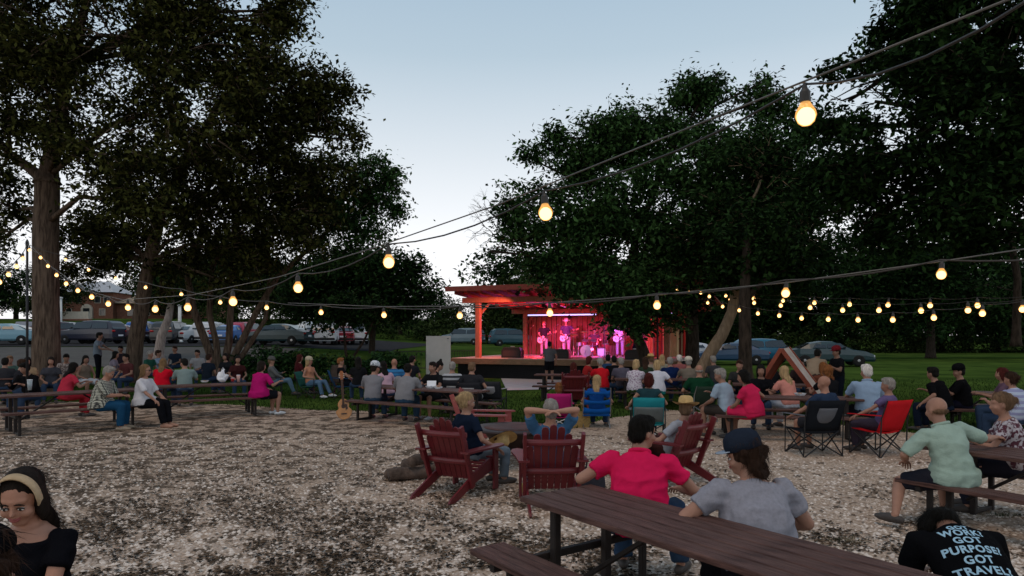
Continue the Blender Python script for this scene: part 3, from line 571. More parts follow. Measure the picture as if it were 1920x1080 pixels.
def drum(lab, loc, r, h, M, m, cat='drum'):
    t = thing('drum', lab, cat, loc); obj('shell', MB().lathe([(r, -h / 2), (r, h / 2)], n=22, M=M), m, t, False)
    for z in (-h / 2, h / 2): obj('hoop', MB().lathe([(r * .98, z - .012), (r * 1.04, z - .012), (r * 1.04, z + .012), (r * .98, z + .012)], n=22, M=M), M_metal, t)
    obj('drum_head', MB().lathe([(r * .97, h / 2 + .001), (r * .95, h / 2 + .006)], n=22, M=M), mat('drum skin', (.75, .72, .7), .6, .05, 3), t)
    for k in range(3):
        a = 2.1 * k; obj('leg', MB().tube([(math.cos(a) * r * .9, math.sin(a) * r * .9, 0), (math.cos(a) * (r + .02), math.sin(a) * (r + .02), -(loc[2] - DZ))], .012, 6), M_metal, t)
M_drum = mat('maroon drum shell', (.20, .02, .03), .3, .2, 5, spec=.6)
dk = lambda x, y, z: tuple(on_stage(x, y, z))
I3 = Matrix.Identity(3); RX90 = Matrix.Rotation(R(-22.4), 3, 'Z') @ Matrix.Rotation(R(90), 3, 'X')
drum('maroon bass drum lying on its side facing the audience', dk(4.15, 3.6, .28), .27, .4, RX90, M_drum)
drum('small tom drum mounted over the bass drum, on the guitarist side', dk(3.95, 3.9, .68), .15, .2, Matrix.Rotation(R(20), 3, 'X'), M_drum)
drum('small tom drum mounted over the bass drum, on the curtain side', dk(4.4, 3.9, .68), .16, .22, Matrix.Rotation(R(20), 3, 'X'), M_drum)
drum('floor tom drum standing beside the bass drum', dk(4.9, 4.2, .42), .2, .38, I3, M_drum)
drum('white-headed snare drum in front of the drummer', dk(3.6, 4.2, .6), .17, .14, I3, M_metal)
drum('pale box drum at the front of the kit', dk(5.0, 3.1, .24), .2, .36, I3, mat('pale drum', (.7, .6, .5), .5, .1, 4))
for x, y, z, r, lab in ((3.3, 4.1, 1.05, .22, 'brass cymbal beside the seated drummer'), (4.95, 4.4, 1.15, .25, 'larger brass cymbal above the floor tom'), (3.75, 4.5, 1.2, .2, 'small brass cymbal above the bass drum')):
    t = thing('cymbal', lab, 'cymbal', dk(x, y, 0), 0, 'cymbals of the drum kit'); obj('stand', MB().tube([(0, 0, 0), (0, 0, z + .04)], .012, 6).tube([(0, 0, .35), (.2, .1, 0)], .01, 5).tube([(0, 0, .35), (-.2, .1, 0)], .01, 5).tube([(0, 0, .35), (0, -.2, 0)], .01, 5), M_metal, t)
    obj('disc', MB().lathe([(.02, .03), (r * .4, .018), (r, 0), (r, -.004), (.02, .02)], c=(0, 0, z), M=Matrix.Rotation(R(12), 3, 'X')), mat('brass', (.7, .5, .2), .3, .1, 8, metal=.9), t, True)
def mic(x, y, h, lab):
    t = thing('microphone_stand', lab, 'microphone', dk(x, y, 0), -22.4, 'microphone stands on the stage')
    obj('stand', MB().tube([(0, 0, 0), (0, 0, h)], .013, 6).lathe([(.14, 0), (.14, .015), (.02, .03)], n=14), M_blk, t); obj('boom', MB().tube([(0, 0, h), (.02, .3, h + .12)], .009, 6), M_blk, t)
    obj('microphone', MB().tube([(.02, .3, h + .12), (.02, .42, h + .15)], .014, 7).ell((.02, .45, h + .16), .028), M_metal, t, True)
mic(1.55, 2.6, 1.35, 'microphone stand before the guitarist in black'); mic(2.85, 2.5, 1.4, 'microphone stand before the guitarist in the hat'); mic(5.3, 2.5, 1.4, 'microphone stand before the guitarist beside the drums')
# ------------------------------------------------------------------ picnic tables
M_plank = mat('brown stained plank', (.050, .019, .014), .6, 0, 3.4, .7, 34, .3, col2=(.175, .088, .070), stretch=(1.2, 14, 14))
M_leg = mat('dark steel frame', (.02, .014, .012), .6, .3, 8, .2, 60)
def plank_mesh(L, w, th, seed):
    rr = random.Random(seed); mb = MB(); mb.bar((-L / 2 + rr.uniform(0, .01), 0, 0), (L / 2 - rr.uniform(0, .01), 0, 0), w, th, side=(0, 1, 0), ch=.16); me = bpy.data.meshes.new('plank'); me.from_pydata(mb.v, [], mb.f); me.materials.append(M_plank); return me
def picnic(lab, c, ang, L=2.4, both=True, zt=.75, grp='brown picnic tables'):
    t = thing('picnic_table', lab, 'picnic table', (c[0], c[1], 0), ang, grp); pm = [plank_mesh(L, .127, .04, s) for s in range(3)]; bm_ = plank_mesh(L, .14, .04, 9)
    rr = random.Random(lab)
    for k in range(5): o = obj('tabletop_plank', pm[k % 3], None, t); o.location = (rr.uniform(-.006, .006), (k - 2) * .14, zt - .02 + rr.uniform(-.002, .002))
    for s in ((-1, 1) if both else (1,)):
        for k in range(2): o = obj('bench_plank', bm_, None, t); o.location = (rr.uniform(-.006, .006), s * (.62 + (k - .5) * .147), .43 + rr.uniform(-.002, .002))
    for e in (-1, 1):
        x = e * (L / 2 - .28)
        obj('leg', MB().bar((x, -.24, 0), (x, -.24, zt - .041), .06, .06), M_leg, t); obj('leg', MB().bar((x, .24, 0), (x, .24, zt - .041), .06, .06), M_leg, t)
        obj('cross_bar', MB().bar((x - .06, -.73, .37), (x - .06, .73, .37), .05, .05), M_leg, t)
        for s in (-1, 1): obj('bench_leg', MB().bar((x, s * .62, 0), (x, s * .62, .409), .05, .05), M_leg, t); obj('foot_bar', MB().bar((x, s * .25, .03), (x, s * .62, .03), .04, .04), M_leg, t)
        obj('brace', MB().bar((x - e * .05, 0, .2), (x - e * .75, 0, zt - .06), .045, .03), M_leg, t)
    return t
A0 = Vector((.057, 4.9)); da = Vector((.583, -.812)); dn = Vector((.812, .583))
Lf = 2.9; cf = A0 + da * (Lf / 2) + dn * .34
picnic('long brown picnic table nearest the viewer, its bench planks beside it', cf, math.degrees(math.atan2(da.y, da.x)), Lf)
def tb(lab, p, q, off, L=2.4, z=.43, **k):
    """table whose near bench runs from p to q (ground points); off = which side the tabletop lies"""
    p, q = Vector(p), Vector(q); d = (q - p).normalized(); n = Vector((-d.y, d.x)) * off; c = (p + q) / 2 + n * .62
    return picnic(lab, c, math.degrees(math.atan2(d.y, d.x)), (q - p).length, **k)
tb('brown picnic table under the thick straight trunk, beside the man in plaid', (-9.5, 12.7), (-7.75, 14.5), 1)
tb('brown picnic table with bags and cups on it, beside the woman in magenta', (-7.95, 15.1), (-5.85, 16.35), 1)
tb('brown picnic table where the two men in grey sit, guitar at its end', (-3.7, 15.5), (-1.0, 13.7), 1)
tb('brown picnic table behind the black and red camp chairs', (3.75, 12.55), (6.35, 12.1), 1)
tb('brown picnic table of the woman in the white tee, near the stage', (2.7, 17.9), (5.1, 17.6), 1)
tb('brown picnic table of the man in the mint shirt', (4.03, 7.06), (5.33, 4.9), 1)
tb('brown picnic table of the two people in black at the lawn edge', (8.6, 13.6), (11.4, 12.9), 1)
tb('brown picnic table before the man in the pale cap, next to the leaning trunk', (5.2, 16.0), (7.4, 15.4), 1)
tb('empty brown picnic table beyond the man in the mint shirt', (8.0, 10.2), (10.4, 9.2), 1)
tb('brown picnic table of the group left of the thick straight trunk', (-15.2, 17.5), (-13.0, 18.5), 1)
tb('brown picnic table of the woman in the red top with grey hair', (.6, 20.0), (2.6, 19.7), 1)
# things on the tables
M_wht = mat('white plastic', (.75, .75, .78), .5, .05, 4); M_redp = mat('red plastic', (.5, .03, .03), .4, .1, 5)
def cup(lab, x, y, z=.751, m=None, h=.14, r=.045):
    t = thing('cup', lab, 'cup', (x, y, z), 0, 'cups on the picnic tables'); obj('beaker', MB().lathe([(r * .75, 0), (r, h), (r * .92, h), (r * .7, .01)], n=14), m or M_wht, t, True); obj('rim', MB().lathe([(r, h - .006), (r * 1.06, h), (r, h + .005)], n=14), M_wht, t, True)
def bag(lab, x, y, z=.751, s=.3, m=None):
    t = thing('plastic_bag', lab, 'bag', (x, y, z)); v = MB().ell((0, 0, s * .4), (s * .42, s * .3, s * .42), 14, 9).ell((.03, 0, s * .9), (s * .12, s * .08, s * .22), 8, 6); v.v = [tuple(Vector(p) * (1 + .7 * mnoise.noise(Vector(p) * 11 + Vector((x, y, 0))))) for p in v.v]; v.v = [(a, b, max(0, c)) for a, b, c in v.v]; obj('sack', v, m or M_wht, t); obj('handle_loop', MB().tube([(-.03, 0, s * 1.0), (0, 0, s * 1.2), (.05, 0, s * 1.0)], .008, 5), m or M_wht, t)
bag('white plastic carrier bag standing on the picnic table', PX(408, 16.7), 17.0)
cup('tall pale takeaway cup near the woman in magenta', PX(444, 17), 17.1, m=mat('pink cup', (.6, .35, .3), .5), h=.17)
cup('clear bottle-like cup at the thick trunk', PX(62, 14.6), 14.5, m=mat('pale clear cup', (.35, .4, .42), .2), h=.22, r=.05)
cup('small red cup by the carrier bag', PX(430, 17), 17.2, m=M_redp, h=.09)
for i, (px, Y, s, lab) in enumerate([(808, 15.0, 1, 'open white takeaway box on the table of the men in grey'), (822, 14.9, .8, 'flat white tray beside the open takeaway box'), (384, 17.0, .8, 'flat white tray next to the carrier bag'), (1500, 13.2, .9, 'white paper tray on the table of the peach-topped woman')]):
    t = thing('food_tray', lab, 'tray', (PX(px, Y), Y, .751), 20 * i, 'white food trays on the tables'); obj('base', MB().lathe([(.09 * s, 0), (.13 * s, .05 * s), (.12 * s, .05 * s), (.085 * s, .012)], n=4), M_wht, t)
    if i == 0: obj('lid', MB().box((0, .12, .1), (.2, .02, .12), Matrix.Rotation(R(-25), 3, 'X')), M_wht, t)
    else: obj('food', MB().ell((0, 0, .03 * s), (.07 * s, .06 * s, .03 * s)), mat('food', (.35, .18, .07), .7, .4, 30), t, True)
def tote(lab, x, y, m, s=.3):
    t = thing('tote_bag', lab, 'bag', (x, y, 0), 10); obj('sack', MB().prism([(-.5 * s, 0), (.5 * s, 0), (.58 * s, .35 * s), (.5 * s, .95 * s), (.2 * s, .9 * s), (-.15 * s, 1.0 * s), (-.5 * s, .9 * s), (-.56 * s, .4 * s)], .14), m, t)
    for e in (-1, 1): obj('handle', MB().tube([(-.25 * s, e * .05, .9 * s), (-.18 * s, e * .06, 1.3 * s), (.12 * s, e * .06, 1.32 * s), (.22 * s, e * .05, .9 * s)], .012, 6), m, t)
tote('tan straw tote bag on the gravel between the magenta and blue chairs', PX(1086, 14.3), 14.2, mat('tan weave', (.32, .20, .07), .9, .3, 40), .36)
tote('dark rucksack on the ground behind the man with his hands behind his head', .95, 8.3, mat('dark canvas', (.03, .03, .04), .9, .3, 20), .3)
def can(lab, x, y, z, col, h=.12, r=.033):
    t = thing('drink_can', lab, 'drink can', (x, y, z)); obj('can_body', MB().lathe([(r * .85, 0), (r, .01), (r, h - .012), (r * .8, h)], n=16), mat('can %s' % str(col), col, .3, .15, 20, metal=.3), t, True); obj('lid', MB().lathe([(r * .78, h), (r * .7, h + .003)], n=14), M_metal, t)
can('blue drink can on the gravel between the two near red chairs', PX(988, 8.6), 8.6, .01, (.04, .12, .35)); can('pale yellow can on the gravel beside the blue one', PX(980, 8.3), 8.25, .01, (.5, .42, .12)); can('silver can by the leg of the fire pit', .75, 10.2, .01, (.4, .4, .4))
t = thing('phone', 'black phone in the hands of the man in plaid', 'phone', (-7.86, 13.86, .735), 20); obj('case', MB().bar((0, -.075, 0), (0, .075, .02), .075, .01, side=(1, 0, 0)), M_blk, t); obj('screen', MB().bar((0, -.068, .008), (0, .068, .026), .066, .002, side=(1, 0, 0)), M_glass if 'car glass' in MATS else M_blk, t)
# ------------------------------------------------------------------ garden chairs
M_adir = mat('barn red chair paint', (.135, .014, .018), .42, .2, 3, .15, 60, .45)
M_adir2 = mat('faded red chair paint', (.27, .055, .05), .5, .2, 3, .15, 60, .4)
def adirondack(lab, x, y, rz, m=None, s=1.):
    m = m or M_adir; t = thing('adirondack_chair', lab, 'garden chair', (x, y, 0), rz, 'red slatted garden chairs round the fire pit'); t.scale = (s,) * 3
    for e in (-1, 1):
        obj('side_rail', MB().prism([(.34, .26), (.34, .38), (.2, .40), (-.12, .28), (-.62, .05), (-.66, 0), (-.52, 0), (-.1, .16)], .025, M=Matrix.Rotation(R(90), 3, 'Z'), c=(e * .27, 0, 0)), m, t)
        obj('front_leg', MB().bar((e * .30, .31, 0), (e * .30, .31, .54), .03, .10, side=(1, 0, 0)), m, t)
        o = [(-.075, -.40), (.05, -.42), (.06, -.1), (.085, .2), (.07, .36), (0, .42), (-.06, .36), (-.075, .1)]
        mb = MB(); n = len(o); mb.add([(e * .33 + a * e, b, z) for z in (.54, .563) for a, b in o], [tuple(range(n)), tuple(range(2 * n - 1, n - 1, -1))] + [(i, n + i, n + (i + 1) % n, (i + 1) % n) for i in range(n)]); obj('armrest', mb, m, t)
        obj('back_upright', MB().bar((e * .30, -.20, .12), (e * .315, -.47, .86), .035, .07, side=(1, 0, 0)), m, t)
        obj('arm_bracket', MB().prism([(-.33, .54), (-.40, .54), (-.33, .40)], .02, M=Matrix.Rotation(R(90), 3, 'Z'), c=(e * .335, 0, 0)), m, t)
    for i in range(6):
        y_ = .33 - i * .088; z_ = .395 - i * .022 - (.012 if i > 0 else 0); obj('seat_slat', MB().bar((-.285, y_, z_), (.285, y_, z_), .078, .02, side=(0, 1, 0)), m, t)
    bd = Vector((0, -.36, .94)).normalized()
    for i in range(7):
        k = i - 3; L = .80 - .028 * k * k; p0 = Vector((k * .072, -.13, .20)); fan = Vector((k * .0215, 0, 0)); d = (bd + fan).normalized(); s1, b1, _ = frame_of(d, (1, 0, 0))
        o = [(-.032, 0), (.032, 0), (.039, L - .04), (.03, L - .012), (0, L), (-.03, L - .012), (-.039, L - .04)]; n = len(o)
        mb = MB(); mb.add([p0 + s1 * a + d * b + b1 * h for h in (-.009, .009) for a, b in o], [tuple(range(n)), tuple(range(2 * n - 1, n - 1, -1))] + [(j, n + j, n + (j + 1) % n, (j + 1) % n) for j in range(n)]); obj('back_slat', mb, m, t)
    for f, w in ((.30, .60), (.74, .66)):
        c = Vector((0, -.13, .20)) + bd * .80 * f; pts = [(x_, c.y - .035 - .05 * (1 - (x_ / .33) ** 2), c.z) for x_ in np.linspace(-w / 2, w / 2, 7)]
        obj('back_rail', MB().tube(pts, [(.022, .035)] * 7, 8, side=(0, 1, 0)), m, t)
    return t
adirondack('red slatted garden chair, the blonde woman in navy sitting in it', -.62, 8.35, -30)
adirondack('red slatted garden chair of the man with hands behind his head', .42, 7.75, 4)
adirondack('empty faded red slatted garden chair beyond the fire pit', -.45, 11.6, -100, M_adir2, 1.08)
adirondack('red slatted garden chair of the man in the straw hat', 2.05, 8.9, 42)
adirondack('dark red slatted garden chair near the stage with a person in maroon', PX(1075, 18.2), 18.2, 2, M_adir, 1.1)
# fire pit
t = thing('fire_pit', 'round dark metal fire pit table with a wide rim on legs', 'fire pit', (.02, 10.35, 0)); M_pit = mat('sooty metal', (.03, .016, .014), .5, .4, 6, .3, 30)
obj('bowl', MB().lathe([(.1, .18), (.3, .24), (.42, .42), (.44, .5), (.40, .5), (.28, .3), (.08, .26)], n=36), M_pit, t, True)
obj('rim', MB().lathe([(.43, .485), (.62, .485), (.64, .5), (.62, .52), (.43, .515)], n=44), M_pit, t, True)
obj('lid', MB().lathe([(.0001, .535), (.3, .532), (.44, .522), (.44, .518), (.0001, .52)], n=36), mat('rusty lid', (.07, .03, .025), .6, .5, 5, .3, 30), t, True)
for k in range(4): a = k * 1.57 + .5; obj('leg', MB().bar((math.cos(a) * .3, math.sin(a) * .3, 0), (math.cos(a) * .36, math.sin(a) * .36, .48), .04, .03), M_pit, t)
def straw(lab, loc, rot, s=1., m=None):
    t = thing('straw_hat', lab, 'hat', loc); t.rotation_euler = rot; t.scale = (s,) * 3; m = m or M_straw
    obj('hat_body', hat_mb(), m, t, True); obj('hat_band', MB().lathe([(.083, .012), (.086, .012), (.083, .035), (.080, .035)], n=20), mat('brown hat band', (.06, .035, .02), .8), t, True); return t
M_straw = mat('straw', (.52, .34, .14), .8, .15, 20, .5, 120)
def hat_mb(c=(0, 0, 0), M=None, brim=.17, r=.082, h=.11, curl=.035):
    mb = MB(); prof = [(brim, 0), (brim * .8, -.006), (r * 1.03, 0), (r, .03), (r * .94, h * .75), (r * .7, h), (r * .3, h * .93), (.001, h * .9)]
    vs = []; n = 24
    for rr, z in prof + [(x * .97, z - .004) for x, z in prof[::-1]]:
        for k in range(n):
            a = 2 * math.pi * k / n; cz = z + (curl * (rr / brim) ** 2 * abs(math.cos(a)) ** 1.5 if rr > r * 1.1 else 0); v = Vector((math.cos(a) * rr, math.sin(a) * rr * 1.18, cz)); vs.append((M @ v if M else v) + Vector(c))
    m = len(prof) * 2; mb.add(vs, [(i * n + k, i * n + (k + 1) % n, (i + 1) * n + (k + 1) % n, (i + 1) * n + k) for i in range(m - 1) for k in range(n)]); return mb
straw('straw hat lying upturned on the near rim of the fire pit', (-.15, 9.62, .47), (R(152), R(6), R(30)), 1.25)
# logs beside the chair
M_log = mat('grey bark log', (.05, .034, .026), .95, .4, 6, .8, 25, col2=(.17, .12, .095))
for i, (x, y, z, a, L, r, lab) in enumerate([(-1.35, 9.0, .10, 20, .55, .10, 'short grey log at the bottom of the small wood pile'), (-1.25, 9.35, .12, -35, .6, .11, 'bark-covered log lying across the wood pile'), (-1.2, 9.1, .30, 60, .45, .09, 'topmost log of the small wood pile beside the chair'), (-1.62, 9.2, .07, 80, .3, .07, 'small stub of wood at the left end of the wood pile')]):
    t = thing('firewood_log', lab, 'log', (x, y, z), a, 'firewood logs piled beside the garden chair'); r *= .82; z *= .85; t.location.z = z; mb = MB().tube([(-L / 2, 0, 0), (-L / 4, .01, .01), (L / 4, -.01, 0), (L / 2, 0, 0)], [r, r * 1.05, r * .97, r * .93], 12); obj('bark', mb, M_log, t, True); obj('cut_end', MB().tube([(L / 2, 0, 0), (L / 2 + .004, 0, 0)], r * .86, 12), mat('cut wood', (.30, .2, .13), .9, .2, 20), t)
# ------------------------------------------------------------------ camping chairs
def camp_chair(lab, x, y, rz, col, fr=.02, seat=.40, back=.86, w=.56, col2=None, arms=True, low=False, pan=(.5, .1, .12)):
    t = thing('camp_chair', lab, 'folding chair', (x, y, hgt(x, y)), rz, 'folding camp chairs set out for the concert'); m = fabric('chair %s' % str(col), col); m2 = fabric('chair %s' % str(col2), col2) if col2 else m
    mf = M_blk if fr < .1 else M_metal; hw = w / 2
    P = dict(fl=(-hw, .26, 0), fr=(hw, .26, 0), bl=(-hw, -.30, 0), br=(hw, -.30, 0), sfl=(-hw, .24, seat), sfr=(hw, .24, seat), sbl=(-hw * .95, -.20, seat - .03), sbr=(hw * .95, -.20, seat - .03))
    for a, b in (('fl', 'sfr'), ('fr', 'sfl'), ('bl', 'sbr'), ('br', 'sbl'), ('fl', 'sbl'), ('bl', 'sfl'), ('fr', 'sbr'), ('br', 'sfr')): obj('leg', MB().tube([P[a], P[b]], .011, 6), mf, t)
    for e in (-1, 1):
        obj('back_pole', MB().tube([(e * hw, -.28, 0), (e * hw * .98, -.31, seat + .2), (e * hw * .92, -.40, back)], .011, 6), mf, t)
        obj('front_pole', MB().tube([(e * hw, .26, 0), (e * hw, .25, seat + (.22 if arms else 0))], .011, 6), mf, t)
        if arms: obj('armrest', MB().bar((e * hw, .28, seat + .22), (e * hw * 1.0, -.32, seat + .24), .07, .012, side=(1, 0, 0)), m2, t)
    def cloth(A, Bb, C, D, sag, nrm, name, mm):
        n = 7; v = []
        for j in range(n):
            for i in range(n):
                a, b = i / (n - 1), j / (n - 1); p = Vector(A).lerp(Vector(Bb), a).lerp(Vector(D).lerp(Vector(C), a), b); v.append(p + Vector(nrm) * sag * (4 * a * (1 - a)) * (1 - .5 * (2 * b - 1) ** 2))
        q = [(j * n + i, j * n + i + 1, (j + 1) * n + i + 1, (j + 1) * n + i) for j in range(n - 1) for i in range(n - 1)]
        v2 = [p + Vector(nrm) * .012 for p in v]; k = n * n
        per = [i for i in range(n)] + [j * n + n - 1 for j in range(1, n)] + [(n - 1) * n + i for i in range(n - 2, -1, -1)] + [j * n for j in range(n - 2, 0, -1)]
        fs = [tuple(f[::-1]) for f in q] + [tuple(i + k for i in f) for f in q] + [(per[i], per[(i + 1) % len(per)], per[(i + 1) % len(per)] + k, per[i] + k) for i in range(len(per))]
        return obj(name, MB().add(v + v2, fs), mm, t, True)
    cloth(P['sfl'], P['sfr'], P['sbr'], P['sbl'], .05, (0, 0, -1), 'seat', m)
    bh = back - seat; top = hw * .92; b_ = cloth((-top, -.205, seat - .02), (top, -.205, seat - .02), (top, -.41, back), (-top, -.41, back), .05, (0, -1, 0), 'backrest', m)
    if col2:
        wf, za, zb_ = pan; cloth((-top * wf, -.222 - .2 * za / (back - seat), seat + za), (top * wf, -.222 - .2 * za / (back - seat), seat + za), (top * wf, -.425, back - zb_), (-top * wf, -.425, back - zb_), .055, (0, -1, 0), 'back_panel', m2)
    return t
cc = camp_chair
cc('low magenta folding chair with its silver crossed legs near the fire pit', PX(1048, 14.4), 14.4, -3, (.42, .02, .14), .3, .26, .72, .54)
cc('teal and grey folding chair of the woman with dark red hair', PX(1214, 12.6), 12.6, -8, (.02, .22, .25), .02, .33, .80, .60, col2=(.13, .15, .15), pan=(.93, .02, .17))
cc('black folding chair with grey mesh back, bald man in it', PX(1524, 11.0), 11.0, 8, (.014, .016, .02), .02, .42, .90, .66, col2=(.12, .125, .14))
cc('bright red folding chair with black crossed legs', PX(1644, 11.0), 11.0, 25, (.52, .015, .02), .02, .42, .90, .62)
cc('dark green folding chair under the man in the dark green shirt', PX(1312, 15.3), 15.3, 10, (.03, .05, .035), .3, .40, .8, .56)
cc('grey and black folding chair of the man in charcoal', PX(885, 16.2), 16.2, -10, (.03, .03, .035), .02, .40, .82, .62, col2=(.4, .38, .38))
cc('grey and black folding chair of the grey-haired person left of the man in charcoal', PX(848, 16.8), 16.8, 5, (.03, .03, .035), .02, .40, .82, .6, col2=(.4, .38, .38))
cc('empty grey and black folding chair with a red-edged arm', PX(925, 16.6), 16.6, -12, (.035, .035, .04), .02, .40, .82, .55, col2=(.42, .38, .40))
cc('dark folding chair under the man in the grey hoodie', PX(512, 21.8), 21.8, -75, (.02, .025, .05), .02, .36, .8, .56)
cc('green-armed folding chair under the woman in the peach top', PX(582, 21), 21, -100, (.03, .12, .10), .02, .38, .8, .56)
cc('empty brown folding chair beside the green-armed one', PX(622, 22), 22, 160, (.07, .05, .04), .02, .38, .95, .6)
cc('blue folding chair under the person lounging in black', PX(642, 21), 21, -70, (.02, .07, .16), .02, .38, .85, .56)
cc('maroon folding chair under the bald man in blue', PX(740, 18.5), 18.5, 5, (.16, .01, .015), .02, .40, .8, .6)
# blue slatted beach chair
t = thing('beach_chair', 'royal blue beach chair with three broad fabric bands, blonde woman in it', 'beach chair', (PX(1117, 14.3), 14.3, 0), -2); M_blue = fabric('royal blue', (.01, .09, .34))
for z, h, y in ((.30, .14, -.22), (.48, .13, -.27), (.68, .12, -.33)):
    mb = MB(); n = 9; vs = []
    for o_ in (0, .02):
        for zz in (0, h):
            for i in range(n): a = i / (n - 1); vs.append(((a - .5) * .56, y - zz * .25 - .06 * 4 * a * (1 - a) - o_, z + zz - .04 * 4 * a * (1 - a) * (1 if zz else -.6) * (1 if h < .14 or zz else 0)))
    q = [(i, i + 1, n + i + 1, n + i) for i in range(n - 1)] + [(2 * n + i + 1, 2 * n + i, 3 * n + i, 3 * n + i + 1) for i in range(n - 1)] + [(n + i, n + i + 1, 3 * n + i + 1, 3 * n + i) for i in range(n - 1)] + [(i + 1, i, 2 * n + i, 2 * n + i + 1) for i in range(n - 1)]
    obj('back_band', mb.add(vs, q), M_blue, t, True)
obj('seat', MB().bar((0, -.24, .26), (0, .22, .29), .54, .02, side=(1, 0, 0)), M_blue, t)
for e in (-1, 1):
    obj('side_tube', MB().tube([(e * .28, -.2, .24), (e * .28, -.30, .5), (e * .27, -.40, .84)], .013, 6), M_metal, t); obj('armrest', MB().bar((e * .29, -.3, .5), (e * .29, .2, .48), .05, .02, side=(1, 0, 0)), mat('arm wood', (.3, .2, .1), .6), t)
    obj('leg', MB().tube([(e * .27, -.28, 0), (e * .27, .2, .29)], .012, 6), M_metal, t); obj('leg', MB().tube([(e * .27, .24, 0), (e * .27, -.22, .28)], .012, 6), M_metal, t)
# a-frame board
M_or = mat('orange-red board edge', (.22, .05, .025), .6, .2, 5); M_gb = mat('worn grey board face', (.36, .31, .27), .8, .2, 5, .3, 40)
t = thing('a_frame_board', 'tall a-frame of two long boards with orange edges and a worn grey face', 'board', (PX(1482, 15.2), 15.2, 0), 0)
apex = Vector((-.12, 0, 1.62)); n_b = 0
RV = Vector((.62, .78, 0))
for ft, mm in ((Vector((.56, -.42, .50)), M_gb), (Vector((-.72, .50, .35)), M_or)):
    d = apex - ft; s1 = Vector((.0, 1, 0)); b = obj('board', MB().bar(ft, apex, .52, .04, side=RV), mm, t)
    a_, c_, d_ = frame_of(d, RV); obj('edge_strip', MB().bar(ft - a_ * .275, apex - a_ * .275, .03, .09, side=RV), M_or, b); obj('edge_strip', MB().bar(ft + a_ * .275, apex + a_ * .275, .03, .09, side=RV), M_or, b)
    obj('leg', MB().bar((ft.x, ft.y - .1, 0), (ft.x, ft.y - .1, ft.z), .05, .05), M_or, t); obj('leg', MB().bar((ft.x, ft.y + .2, 0), (ft.x, ft.y + .2, ft.z), .05, .05), M_or, t)
